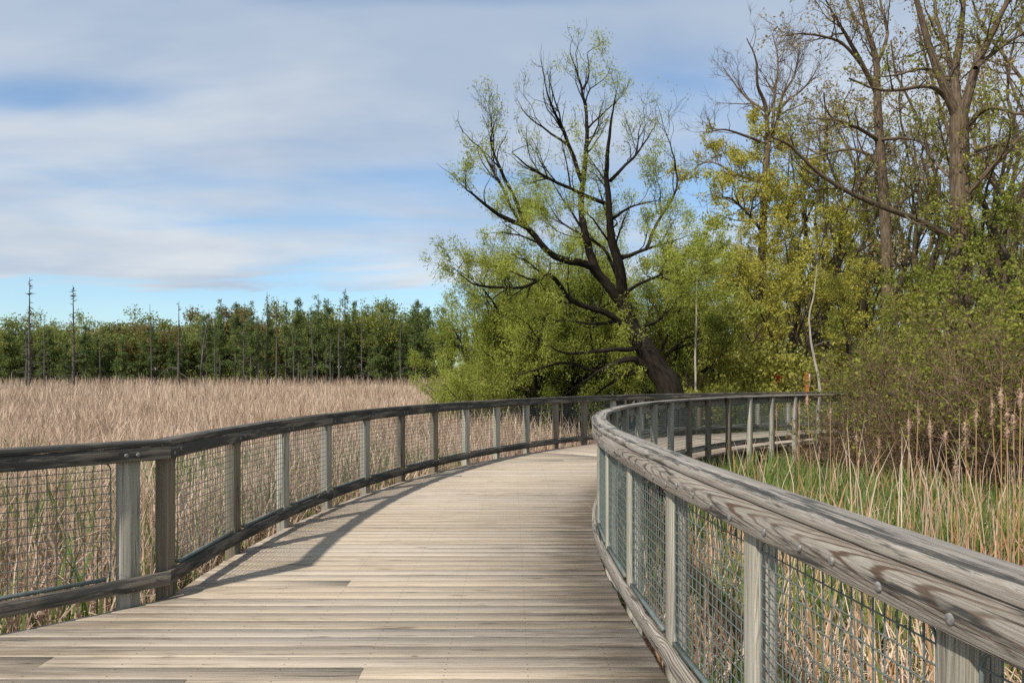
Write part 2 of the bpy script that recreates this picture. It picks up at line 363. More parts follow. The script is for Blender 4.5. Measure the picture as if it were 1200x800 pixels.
def ground_mat():
    m, g, out = new_mat('marsh_ground')
    p = g.n('ShaderNodeTexCoord').outputs['Object']
    a = g.noise(p, 0.35, 5, 0.6); b = g.noise(p, 9, 5, 0.7)
    col = g.ramp(b, [(0.3, (0.07, 0.05, 0.033)), (0.5, (0.16, 0.12, 0.08)), (0.72, (0.30, 0.235, 0.16))])
    col = g.mix(g.smooth(a, 0.5, 0.7, 0, 0.4), col, (0.08, 0.085, 0.035, 1))
    finish(g, out, col, 0.95, b, 0.6, 0.05, 0.1)
    return m
M['ground'] = ground_mat()
def water_mat():
    m, g, out = new_mat('bog_water')
    n = g.noise(g.n('ShaderNodeTexCoord').outputs['Object'], 14, 3)
    finish(g, out, (0.02, 0.018, 0.012, 1), 0.06, n, 0.08, 0.01, 0.5)
    return m
M['water'] = water_mat()

# ------------------------------------------------------------------ the ground
GZ = -0.85
def ground_h(x, y):
    return GZ+0.05*np.sin(x*0.9+1)*np.cos(y*0.7)+0.04*np.sin(x*2.3+y*1.7)
def make_ground():
    xs = np.concatenate([[-3000, -900, -300, -120], np.arange(-60, 61, 1.0), [120, 300, 900, 3000]])
    ys = np.concatenate([[-3000, -500, -100, -30], np.arange(-8, 70, 1.0), [90, 130, 200, 400, 1000, 3000]])
    X, Y = np.meshgrid(xs, ys); Zz = np.where((abs(X) <= 60) & (Y < 70) & (Y > -9), ground_h(X, Y), GZ)
    V = np.stack([X, Y, Zz], -1).reshape(-1, 3); nx = len(xs); ny = len(ys)
    i = np.arange(ny-1)[:, None]*nx+np.arange(nx-1)[None]
    Q = np.stack([i, i+1, i+nx+1, i+nx], -1).reshape(-1, 4)
    o = obj('ground', mesh_quads('ground', V, Q, M['ground'], None, True)); tag(o, kind='structure')
make_ground()
def make_water():
    mb = MB(); a = np.linspace(0, 2*math.pi, 25)[:-1]; rg = np.random.default_rng(3)
    for cx, cy, r in ((-3.3, 6.0, 0.9), (-5.6, 8.4, 0.7)):
        rr = r*(1+0.25*np.sin(3*a+1)+0.15*np.sin(5*a)); n = len(a)
        V = np.concatenate([[[cx, cy, GZ+0.075]], np.stack([cx+rr*np.cos(a), cy+0.7*rr*np.sin(a), np.full(n, GZ+0.075)], -1)])
        Q = [(0, 1+i, 1+(i+1) % n, 1+(i+2) % n) for i in range(0, n, 2)]
        mb.add(V, Q)
    tag(obj('water', mb.build('water', M['water'])), kind='structure')
make_water()

# ------------------------------------------------------------------ the boardwalk
CX, CY, RO, RI, PITCH = 13.59, 5.44, 15.92, 12.92, 0.0677
def arc(t, r): return np.array((CX-r*math.cos(t), CY+r*math.sin(t)))
def nrm(t): return np.array((math.cos(t), -math.sin(t)))       # from the outer rail towards the centre
DXI, RN = 0.05, 32.0                                            # the near stretch of the inner rail is straighter
def inner(s):
    """plan point and outward (deck-side) normal of the inner rail at arc length s from the start of the tight bend"""
    if s >= 0: t = s/RI; return np.array((CX+DXI-RI*math.cos(t), CY+RI*math.sin(t))), np.array((-math.cos(t), math.sin(t)))
    t = s/RN; return np.array((CX+DXI-RI+RN-RN*math.cos(t), CY+RN*math.sin(t))), np.array((-math.cos(t), math.sin(t)))
def inner_x(y):
    y = np.asarray(y, float); d = y-CY
    return np.where(d < 0, CX+DXI-RI+RN-np.sqrt(RN*RN-d*d), CX+DXI-np.sqrt(np.maximum(RI*RI-d*d, 0)))
T_CORNER = -0.036
CORNER = arc(T_CORNER, RO)
SD = np.array((-0.70, -0.714)); SN = np.array((0.714, -0.70))   # the straight rail: its run from the corner and its deck-side normal
T_END = 1.75
_b = nrm(T_CORNER)+SN; MITRE = _b/np.linalg.norm(_b); MITRE = MITRE/(MITRE@SN)      # the two rails meet in a mitre at the corner post

def make_deck():
    rng = random.Random(5); mb = MB()
    W, G, TH = 0.1385, 0.0065, 0.038
    def plank(q4, u_dir, u0, v0):
        """q4 plan corners: (u lo, v lo), (u hi, v lo), (u hi, v hi), (u lo, v hi)"""
        dz = rng.uniform(-0.0025, 0.0025); tl = rng.uniform(-0.0012, 0.0012)
        zt = [dz-tl, dz-tl, dz+tl, dz+tl]
        c = 0.003
        q4 = [np.asarray(p, float) for p in q4]; cen = sum(q4)/4
        vd = np.array((-u_dir[1], u_dir[0])); vd = vd if vd@(q4[3]-q4[0]) > 0 else -vd
        ins = [q4[0]+vd*c, q4[1]+vd*c, q4[2]-vd*c, q4[3]-vd*c]
        V = [(*p, -TH) for p in q4]+[(*p, z-c) for p, z in zip(q4, zt)]+[(*p, z) for p, z in zip(ins, zt)]
        Q = [(0, 1, 5, 4), (1, 2, 6, 5), (2, 3, 7, 6), (3, 0, 4, 7), (4, 5, 9, 8), (6, 7, 11, 10), (8, 9, 10, 11), (3, 2, 1, 0),
             (5, 6, 10, 9), (7, 4, 8, 11)]
        uv = []
        for f in Q:
            for i in f:
                p = np.array(V[i][:2]); uv.append((float(p@u_dir), v0+float((p-cen)@vd)+0.0725-(0.02 if i < 4 else 0)))
        mb.add(V, Q, uv)
    def run(frame_t, lo_cut, hi_cut, vs, straight=False):
        """boards laid across the walk, all parallel to the normal at frame_t"""
        ud = nrm(frame_t); vd = np.array((-ud[1], ud[0]))
        if vd[1] < 0 and not straight: vd = -vd
        c = np.array((CX, CY)); cu = c@ud; cv = c@vd
        def span(v):
            a = v-cv
            if abs(a) >= RO: return None
            lo = cu-math.sqrt(RO*RO-a*a)+0.0; hi = (float(inner_x(v)) if straight else cu+DXI*ud[0]-math.sqrt(max(RI*RI-a*a, 0)))-0.004
            if straight:                                         # open platform: cut along the straight rail instead
                p = CORNER; y = v
                if y < p[1]: lo = max(p[0]+(y-p[1])*SD[0]/SD[1], -7.0)
            for cut, sgn in ((lo_cut, 1), (hi_cut, -1)):         # mitre line through the centre of the bend at angle cut
                if cut is None: continue
                r = np.array((-math.cos(cut), math.sin(cut))); tang = np.array((math.sin(cut), math.cos(cut)))
                # keep sgn*((u*ud+v*vd-c).tang) >= 0
                k = sgn*(ud@tang); b = sgn*((v*vd-c)@tang)
                if abs(k) < 1e-9:
                    if b < 0: return None
                    continue
                u = -b/k
                if k > 0: lo = max(lo, u+0.003)
                else: hi = min(hi, u-0.003)
            return (lo, hi) if hi-lo > 0.03 else None
        n = 0; v = vs[0]
        while v < vs[1]:
            n += 1; a, b = span(v), span(v+W)
            if a and b:
                jit = [rng.uniform(-0.006, 0.006) for _ in range(2)]
                cuts = []
                L = min(a[1], b[1])-max(a[0], b[0])
                if (straight and L > 4.2) or rng.random() < 0.05:
                    cuts = [max(a[0], b[0])+L*rng.choice((0.22, 0.36, 0.5, 0.64))+0]
                    cuts = [round((cuts[0]+0.13)/0.42)*0.42-0.13-0.21] if L > 1 else []
                edges = [(a[0], b[0])]+[(k, k) for k in cuts if max(a[0], b[0])+.2 < k < min(a[1], b[1])-.2]+[(a[1]+jit[0], b[1]+jit[1])]
                for i in range(len(edges)-1):
                    (l0, l1), (h0, h1) = edges[i], edges[i+1]
                    g = 0.002
                    plank([ud*(l0+g)+vd*v, ud*(h0-g)+vd*v, ud*(h1-g)+vd*(v+W), ud*(l1+g)+vd*(v+W)], ud, 0, n*0.145)
            v += W+G
    run(0.0, None, 0.60, (-1.2, 16.5), True)
    for a, b in ((0.60, 0.95), (0.95, 1.30), (1.30, T_END)):
        t = (a+b)/2; ud = nrm(t); vd = np.array((-ud[1], ud[0])); vd = vd if vd[1] > 0 else -vd
        cv = np.array((CX, CY))@vd
        run(t, a, b, (cv-4.5, cv+4.5))
    o = obj('boardwalk', mb.build('boardwalk', M['deck'])); tag(o, kind='structure')
    # joists and edge beams under the boards
    jb = MB(); rg = np.random.default_rng(2)
    sweep(jb, [(inner(q)[0]+inner(q)[1]*0.06, inner(q)[1]) for q in np.linspace(-6.2, RI*T_END, 80)], rect(-0.022, 0.022, -0.235, -0.041))
    for r in (RO-0.06, (RO+RI)/2+0.7, (RO+RI)/2-0.7):
        st = [(arc(t, r), nrm(t)) for t in np.linspace(-0.42 if r < RO-0.1 else T_CORNER, T_END, 60)]
        sweep(jb, st, rect(-0.022, 0.022, -0.235, -0.041))
    st = [(CORNER+SD*s+SN*0.06, SN) for s in (0.03, 2.0, 4.4)]
    sweep(jb, st, rect(-0.022, 0.022, -0.235, -0.041))
    obj('edge_beam', jb.build('edge_beam', M['joist']), o)
make_deck()

# ------------------------------------------------------------------ railings
POST_W, POST_D = 0.122, 0.084
Z_BR0, Z_BR1, Z_F0, Z_F1, Z_TOP = 0.10, 0.19, 0.940, 1.031, 1.070
def post_mesh(mat, seed, w=POST_W, ztop=1.029):
    mb = MB(); h = w/2
    # local frame: x = deck side normal, y = along the rail; front face at x = 0
    sts = [((0, y), (1, 0)) for y in (-h, h)]
    c = 0.004
    prof = [(-POST_D+c, -h), (-c, -h), (0, -h+c), (0, h-c), (-c, h), (-POST_D+c, h), (-POST_D, h-c), (-POST_D, -h+c)]
    zs = (GZ-0.25, -0.3, 0.3, ztop); V = np.array([[(x, y, z) for x, y in prof] for z in zs]).reshape(-1, 3); k = 8
    per = np.concatenate([[0], np.cumsum(np.linalg.norm(np.roll(np.array(prof), -1, 0)-np.array(prof), axis=1))])
    Q = []; UV = []
    for i in range(len(zs)-1):
        for j in range(k):
            a, b = i*k+j, i*k+(j+1) % k; Q.append((a, b, b+k, a+k))
            UV += [(zs[i], seed+per[j]), (zs[i], seed+per[j+1]), (zs[i+1], seed+per[j+1]), (zs[i+1], seed+per[j])]
    mb.add(V, Q, UV)
    top = V[-k:]; mb.add(top, [(0, 1, 2, 7), (7, 2, 3, 6), (6, 3, 4, 5)])
    return mb.build('post', mat)
IN_W, IN_UP = 0.102, 0.030
POST_ME = [post_mesh(M['post'], 0.0), post_mesh(M['post_brown'], 0.5), post_mesh(M['post'], 0.2, IN_W, 1.029+IN_UP), post_mesh(M['post_brown'], 0.8, IN_W, 1.029+IN_UP)]

def panel_meshes(width, wire=0.0027, z0=0.20, z1=0.945):
    """welded wire panel: local y along the rail, centred, plane x = 0"""
    mb = MB(); fb = MB(); w = width/2; r = 0.055
    n = max(2, round(width/0.05)); ys = np.linspace(-w, w, n+1)[1:-1]
    m = round((z1-z0)/0.05); zs = np.linspace(z0, z1, m+1)[1:-1]
    for i, y in enumerate(ys): tube(mb, [(0.0, y, z0), (0.0, y, z1)], [wire]*2, 5)
    for z in zs: tube(mb, [(2*wire, -w, z), (2*wire, w, z)], [wire]*2, 5)
    pts = []
    for cy, cz, a0 in ((w-r, z1-r, 0), (-w+r, z1-r, 90), (-w+r, z0+r, 180), (w-r, z0+r, 270)):
        for a in np.linspace(a0, a0+90, 6): pts.append((wire, cy+r*math.cos(math.radians(a)), cz+r*math.sin(math.radians(a))))
    pts.append(pts[0]); pts = np.array(pts); 
    k = 6; an = np.arange(k)*2*math.pi/k; rad = 0.0045
    T = np.gradient(pts, axis=0); T[0] = T[-1] = pts[1]-pts[-2]; T /= np.linalg.norm(T, axis=1)[:, None]
    A = np.array([[1., 0, 0]]); B = np.cross(T, A)
    V = pts[:, None]+rad*(np.cos(an)[None, :, None]*A[:, None]+np.sin(an)[None, :, None]*B[:, None])
    i = np.arange(len(pts)-1)[:, None]; j = np.arange(k)[None]; a = i*k+j; b = i*k+(j+1) % k
    fb.add(V.reshape(-1, 3), np.stack([a, b, b+k, a+k], -1).reshape(-1, 4))
    box(fb, (0.004, -w+0.03, z0-0.006), (0.026, w-0.03, z0+0.016), 1)        # the angle that carries the panel
    box(fb, (0.004, -w+0.06, z1-0.010), (0.014, w-0.06, z1+0.010), 1)
    return mb.build('mesh_panel', M['wire']), fb.build('panel_frame', M['wire'])

def yaw(n): return math.atan2(n[1], n[0])
def put_post(root, pos, n, kind):
    o = obj('post', POST_ME[kind], root, (pos[0], pos[1], 0), yaw(n)); return o
def put_panel(root, a, b, n, pm):
    """a, b: plan points of the two post centres on the deck-side face"""
    mid = (a+b)/2; d = b-a; ang = math.atan2(d[1], d[0])-math.pi/2
    nn = np.array((math.cos(ang), math.sin(ang)))
    if nn@n < 0: ang += math.pi; nn = -nn
    p = mid-nn*0.018
    o = obj('mesh_panel', pm[0], root, (p[0], p[1], 0), ang)
    obj('panel_frame', pm[1], o)
def bolt_mesh():
    mb = MB(); k = 14; rad = 0.0135
    prof = [(0.0, rad), (0.002, rad), (0.0045, rad*0.82), (0.0062, rad*0.5), (0.0068, rad*0.08)]
    an = np.arange(k)*2*math.pi/k
    V = np.array([[(x, r*math.cos(t), r*math.sin(t)) for t in an] for x, r in prof]).reshape(-1, 3)
    Q = [(i*k+j, i*k+(j+1) % k, (i+1)*k+(j+1) % k, (i+1)*k+j) for i in range(len(prof)-1) for j in range(k)]
    mb.add(V, Q); return mb.build('bolt', M['bolt'], True)
BOLT_ME = bolt_mesh()

def boards(root, stations_of, breaks, mats, step, jit, seed, up=0.0, drop=0.0):
    """cap, face board and bottom rail cut in lengths at the breaks"""
    rng = np.random.default_rng(seed)
    for i in range(len(breaks)-1):
        a, b = breaks[i], breaks[i+1]
        n = max(2, int(abs(b-a)/step)+1)
        e = (b-a)/abs(b-a)*0.0015*(step_scale)
        st = stations_of(np.linspace(a+e, b-e, n))
        for name, prof, mat in (('cap_rail', rect(-POST_D-0.008, 0.045, Z_F1+up+0.002, Z_TOP+up, 0.003), mats[1]),
                                ('face_board', rect(0.002, 0.040, Z_F0-drop, Z_F1+up, 0.0035), mats[0]),
                                ('bottom_rail', rect(0.002, 0.040, Z_BR0, Z_BR1, 0.005), mats[2])):
            mb = MB(); dz = rng.normal(0, 0.0012)
            sweep(mb, st, [(p[0], p[1]+dz*(name != 'cap_rail')) for p in prof], 0.0, rng.uniform(0, 90), jit, rng)
            obj(name, mb.build(name, mat), root)
step_scale = 1.0
def make_outer():
    global step_scale
    root = empty('railing', (CORNER[0], CORNER[1], 0)); root.location = (0, 0, 0)
    tag(root, 'long curved railing with shade darkened mildewed rails sweeping along the reed field to the willow', 'railing')
    ts = [T_CORNER+0.0052]+[0.0432+PITCH*i for i in range(25)]
    rg = random.Random(8)
    for i, t in enumerate(ts): put_post(root, arc(t, RO), nrm(t), (1, 1, 0, 0, 0)[i % 5] if i > 1 else 1)
    pm0 = panel_meshes(RO*(ts[1]-ts[0])-POST_W-0.03); pm = panel_meshes(2*RO*math.sin(PITCH/2)-POST_W-0.03)
    for i in range(len(ts)-1):
        t = (ts[i]+ts[i+1])/2
        put_panel(root, arc(ts[i], RO), arc(ts[i+1], RO), nrm(t), pm0 if i == 0 else pm)
    br = [T_CORNER]+[ts[k] for k in range(3, len(ts)-1, 3)]+[ts[-1]+0.006]
    step_scale = 1/RO
    boards(root, lambda q: [(arc(t, RO), MITRE if t < T_CORNER+0.001 else nrm(t)) for t in q], br, (M['rail_shaded'], M['rail_shaded'], M['rail_shaded']), 0.01, 0.0008, 3)
    for t in ts[:9]:
        for d in (-0.003, 0.003):
            o = obj('bolt', BOLT_ME, root); n = nrm(t+d); p = arc(t+d, RO)+n*0.041
            o.location = (p[0], p[1], 0.985+rg.uniform(-.012, .012)); o.rotation_euler = (0, 0, yaw(n))
def make_straight():
    global step_scale
    root = empty('railing', (0, 0, 0))
    tag(root, 'short straight dark railing running from the corner post past the left edge', 'railing')
    ss = [0.225, 1.55, 2.75, 3.95]
    for i, s in enumerate(ss): put_post(root, CORNER+SD*s, SN, 0 if i == 0 else 1)
    for a, b in zip(ss[:-1], ss[1:]):
        pm = panel_meshes(b-a-POST_W-0.10)
        put_panel(root, CORNER+SD*a, CORNER+SD*b, SN, pm)
    step_scale = 1.0
    boards(root, lambda q: [(CORNER+SD*s, MITRE if s < 0.01 else SN) for s in q], [0.0, 4.1], (M['rail_shaded'], M['rail_shaded'], M['rail_shaded']), 0.06, 0.0008, 11)
    for s in (0.19, 0.26, 1.52):
        o = obj('bolt', BOLT_ME, root); p = CORNER+SD*s+SN*0.041; o.location = (p[0], p[1], 0.985); o.rotation_euler = (0, 0, yaw(SN))
def make_inner():
    global step_scale
    root = empty('railing', (0, 0, 0))
    tag(root, 'sunlit pale railing with bolt heads and green wire, nearest on the right and bending away', 'railing')
    ss = [-5.95, -4.92, -3.875, -2.855, -1.85, -0.86]+[0.12+0.875*k for k in range(25)]
    rg = random.Random(4)
    def put(name, me, q, off, z, rx=0.0, parent=root):
        p, n = inner(q); o = obj(name, me, parent, (p[0]+n[0]*off, p[1]+n[1]*off, z), yaw(n)); o.rotation_euler = (rx, 0, yaw(n)); return o
    for i, q in enumerate(ss): put('post', POST_ME[2 if i < 9 or rg.random() < 0.6 else 3], q, 0, 0)
    pf = panel_meshes(0.872-IN_W-0.03, 0.0027, 0.20, 0.935)
    for a, b in zip(ss[:-1], ss[1:]): put_panel(root, inner(a)[0], inner(b)[0], inner((a+b)/2)[1], panel_meshes(b-a-IN_W-0.03, 0.0027, 0.20, 0.935) if b < 0.2 else pf)
    br = [ss[0]-0.05]+[ss[k] for k in range(7, len(ss)-1, 4)]+[ss[-1]+0.05]
    step_scale = 1.0
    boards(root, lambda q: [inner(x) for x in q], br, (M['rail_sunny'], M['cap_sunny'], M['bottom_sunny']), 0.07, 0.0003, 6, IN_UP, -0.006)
    q = -5.5
    while q < 0.3:
        put('bolt', BOLT_ME, q, 0.041, 0.985+rg.uniform(-.018, .012), rg.uniform(0, 6)); q += rg.uniform(0.17, 0.29)
make_outer(); make_straight(); make_inner()

# ------------------------------------------------------------------ leaves, blades
def rand_dirs(rng, n):
    d = rng.normal(size=(n, 3)); return d/np.linalg.norm(d, axis=1)[:, None]
def leaf_quads(rng, pos, L, W, droop=0.0, along=None):
    """kites: base, left, tip, right"""
    n = len(pos); d = rand_dirs(rng, n)
    if along is not None: d = d*0.75+along
    d[:, 2] -= droop; d /= np.linalg.norm(d, axis=1)[:, None]
    s = np.cross(d, rand_dirs(rng, n)); s /= np.linalg.norm(s, axis=1)[:, None]+1e-9
    l = (L*rng.uniform(0.6, 1.3, n))[:, None]; w = (W*rng.uniform(0.6, 1.3, n))[:, None]
    up = np.cross(d, s)*l*0.12
    V = np.stack([pos, pos+d*l*0.45+s*w*0.5+up, pos+d*l, pos+d*l*0.45-s*w*0.5+up], 1).reshape(-1, 3)
    return V, np.arange(n*4).reshape(-1, 4)
def blades(rng, pos, H, W, lean=0.25, broken=0.3, twist=True):
    """ribbons of three pieces; a share of them is snapped and hangs over"""
    n = len(pos); az = rng.uniform(0, 2*math.pi, n); d = np.stack([np.cos(az), np.sin(az), np.zeros(n)], 1)
    ln = np.abs(rng.normal(0, lean, n))[:, None]
    up = np.array([[0, 0, 1.0]]); h = H[:, None]
    t0 = up+d*ln; t0 /= np.linalg.norm(t0, axis=1)[:, None]
    br = rng.random(n)[:, None] < broken
    az2 = az+rng.normal(0, 0.9, n); d2 = np.stack([np.cos(az2), np.sin(az2), np.zeros(n)], 1)
    f = rng.uniform(0.3, 0.75, n)[:, None]
    t1 = np.where(br, d2+up*rng.uniform(-1.2, 0.5, n)[:, None], t0+d*0.25*rng.random(n)[:, None]); t1 /= np.linalg.norm(t1, axis=1)[:, None]
    t2 = np.where(br, t1-up*0.3, t1+d*0.4*rng.random(n)[:, None]); t2 /= np.linalg.norm(t2, axis=1)[:, None]
    p1 = pos+t0*h*f; p2 = p1+t1*h*(1-f)*0.55; p3 = p2+t2*h*(1-f)*0.45
    fa = rng.uniform(0, 2*math.pi, n); s = np.stack([np.cos(fa), np.sin(fa), np.zeros(n)], 1)*(W[:, None]*0.5)
    V = np.stack([pos-s, pos+s, p1-s, p1+s, p2-s*0.8, p2+s*0.8, p3-s*0.15, p3+s*0.15], 1).reshape(-1, 3)
    b = np.arange(n)[:, None]*8
    Q = np.concatenate([b+np.array([[0, 1, 3, 2]]), b+np.array([[2, 3, 5, 4]]), b+np.array([[4, 5, 7, 6]])], 1).reshape(-1, 4)
    return V, Q
def off_walk(x, y, mo=0.25, mi=0.25):
    """True where the marsh is open, not under the boardwalk"""
    r = np.hypot(x-CX, y-CY); t = np.arctan2(y-CY, CX-x)
    ring = (r < RO+mo) & (r > RI-mi) & (t < T_END+0.4)
    ring = np.where(y < CY, (r < RO+mo) & (x < inner_x(y)+mi), ring)
    s = (x-CORNER[0])*SN[0]+(y-CORNER[1])*SN[1]
    plat = (s > -mo) & (y < CORNER[1]+0.2) & (x < inner_x(y)+mi)
    return ~(ring | plat)

# ------------------------------------------------------------------ the reed field on the left (nobody could count it)
def field_points(rng, n, y0, y1, x_lo, x_hi):
    """uniform over a wedge between two sight lines"""
    y = np.sqrt(rng.uniform(y0*y0, y1*y1, n)); k = rng.uniform(x_lo, x_hi, n)
    return k*y, y
def make_reeds():
    rng = np.random.default_rng(21)
    PV, PQ, base = [], [], 0
    def push(V, Q):
        nonlocal base
        PV.append(V); PQ.append(Q+base); base += len(V)
    for n, y0, y1, w, hh, br, ln in ((26000, 3.2, 9, 0.013, 1.42, 0.65, 0.36), (60000, 9, 18, 0.015, 1.45, 0.7, 0.36), (100000, 18, 42, 0.021, 1.5, 0.7, 0.36),
                             (130000, 42, 118, 0.036, 1.58, 0.65, 0.34)):
        x, y = field_points(rng, n, y0, y1, -0.98, 0.02 if y0 > 17 else 0.30)
        keep = off_walk(x, y, 0.42) & (np.hypot(x-CX, y-CY) > RO); x, y = x[keep], y[keep]
        clump = 0.5+0.5*np.sin(x*1.3+2*np.sin(y*0.7))*np.sin(y*1.1+np.sin(x*0.5)); flat = np.clip(np.sin(x*0.61+1.7*np.sin(y*0.23))*np.sin(y*0.37+1.3*np.sin(x*0.29))*2-0.9, 0, 1)
        H = hh*(0.66+0.24*clump-0.26*flat+rng.normal(0, 0.12, len(x)))
        pos = np.stack([x, y, ground_h(x, y) if y0 < 40 else np.full(len(x), GZ)], 1)
        push(*blades(rng, pos, np.clip(H, 0.4, 2.3), np.full(len(x), w)*rng.uniform(0.5, 1.3, len(x)), ln, br))
    # standing stalks that overtop the broken leaves
    for n, y0, y1, w, hh in ((500, 14, 45, 0.013, 1.8), (3500, 45, 118, 0.028, 2.0)):
        x, y = field_points(rng, n, y0, y1, -0.95, 0.0)
        pos = np.stack([x, y, np.full(len(x), GZ)], 1)
        push(*blades(rng, pos, hh*rng.normal(1, 0.1, n), np.full(n, w), 0.06, 0.05))
    x, y = field_points(rng, 3200, 106, 120, -0.85, 0.0)
    push(*blades(rng, np.stack([x, y, np.full(3200, GZ)], 1), rng.normal(2.2, 0.32, 3200), np.full(3200, 0.06), 0.08, 0.1))
    o = obj('reeds', mesh_quads('reeds', np.concatenate(PV), np.concatenate(PQ), M['reed']))
    tag(o, 'wide field of dry tan reeds beyond the left railing', 'reeds', kind='stuff')
    # behind the wire on the left: fresh green shoots and rusty leaves
    n = 8500; x, y = field_points(rng, n, 3.2, 14, -0.95, 0.10); k = off_walk(x, y, 0.3) & (np.sin(x*2.1+np.sin(y*1.7)*1.5)+np.sin(y*2.6+x) > -0.5) & (np.hypot(x-CX, y-CY) > RO); x, y = x[k], y[k]
    pos = np.stack([x, y, ground_h(x, y)], 1)
    V, Q = blades(rng, pos, rng.uniform(0.6, 1.3, len(x)), rng.uniform(0.012, 0.022, len(x)), 0.12, 0.05)
    tag(obj('grass', mesh_quads('grass', V, Q, M['blade'])), 'fresh green blades among the dry reeds behind the left railing', 'grass', kind='stuff')
make_reeds()
def make_right_marsh():
    rng = np.random.default_rng(33)
    def pts(n, y0, y1, lo, hi, thin=0.0):
        x, y = field_points(rng, n, y0, y1, lo, hi); k = off_walk(x, y) & (x > inner_x(y)) & ((y < CY) | (np.hypot(x-CX, y-CY) < RI)); x, y = x[k], y[k]
        p = np.stack([x, y, ground_h(x, y)], 1)
        return p[rng.random(len(p)) > thin*np.exp(-((x-4.4)**2+(y-11.8)**2)/7)] if thin else p      # a clear green spot by the far rail
    V1 = []; Q1 = []; b = 0
    for p, h0, h1, w, ln, br in ((pts(16000, 1.2, 7, 0.1, 1.4), 0.3, 0.9, 0.012, 0.5, 0.75), (pts(16000, 6, 16, 0.2, 0.85, 0.93), 0.3, 0.9, 0.013, 0.5, 0.7),
                                 (pts(420, 1.6, 7, 0.1, 1.3), 1.0, 1.6, 0.007, 0.05, 0.03), (pts(420, 6, 14, 0.3, 0.8, 0.93), 1.1, 1.9, 0.009, 0.05, 0.03)):
        V, Q = blades(rng, p, rng.uniform(h0, h1, len(p)), np.full(len(p), w)*rng.uniform(.6, 1.3, len(p)), ln, br); V1.append(V); Q1.append(Q+b); b += len(V)
    tag(obj('reeds', mesh_quads('reeds', np.concatenate(V1), np.concatenate(Q1), M['reed'])), 'broken dry reeds in the small marsh behind the right railing', 'reeds', kind='stuff')
    p = pts(8500, 1.3, 14, 0.1, 1.3, 0.93)
    V, Q = blades(rng, p, rng.uniform(0.5, 1.25, len(p)), rng.uniform(.010, .02, len(p)), 0.2, 0.35)
    tag(obj('reeds', mesh_quads('reeds', V, Q, M['reed_orange'])), 'rusty orange dead reed leaves in the marsh behind the right railing', 'reeds', kind='stuff')
    p = np.concatenate([pts(15000, 1.3, 9, 0.15, 1.3), pts(15000, 7, 16, 0.25, 0.75)])
    gk = np.sin(p[:, 0]*2.3+np.sin(p[:, 1]*1.3)*2)+np.sin(p[:, 1]*2.1+p[:, 0]*0.7)+1.6*np.exp(-((p[:, 0]-4.4)**2+(p[:, 1]-11.8)**2)/7)*2.4 > -0.05; p = p[gk]
    V, Q = blades(rng, p, rng.uniform(0.40, 0.95, len(p)), rng.uniform(.012, .024, len(p)), 0.16, 0.04)
    tag(obj('grass', mesh_quads('grass', V, Q, M['blade'])), 'fresh green marsh grass between dry reeds behind the right railing', 'grass', kind='stuff')
make_right_marsh()

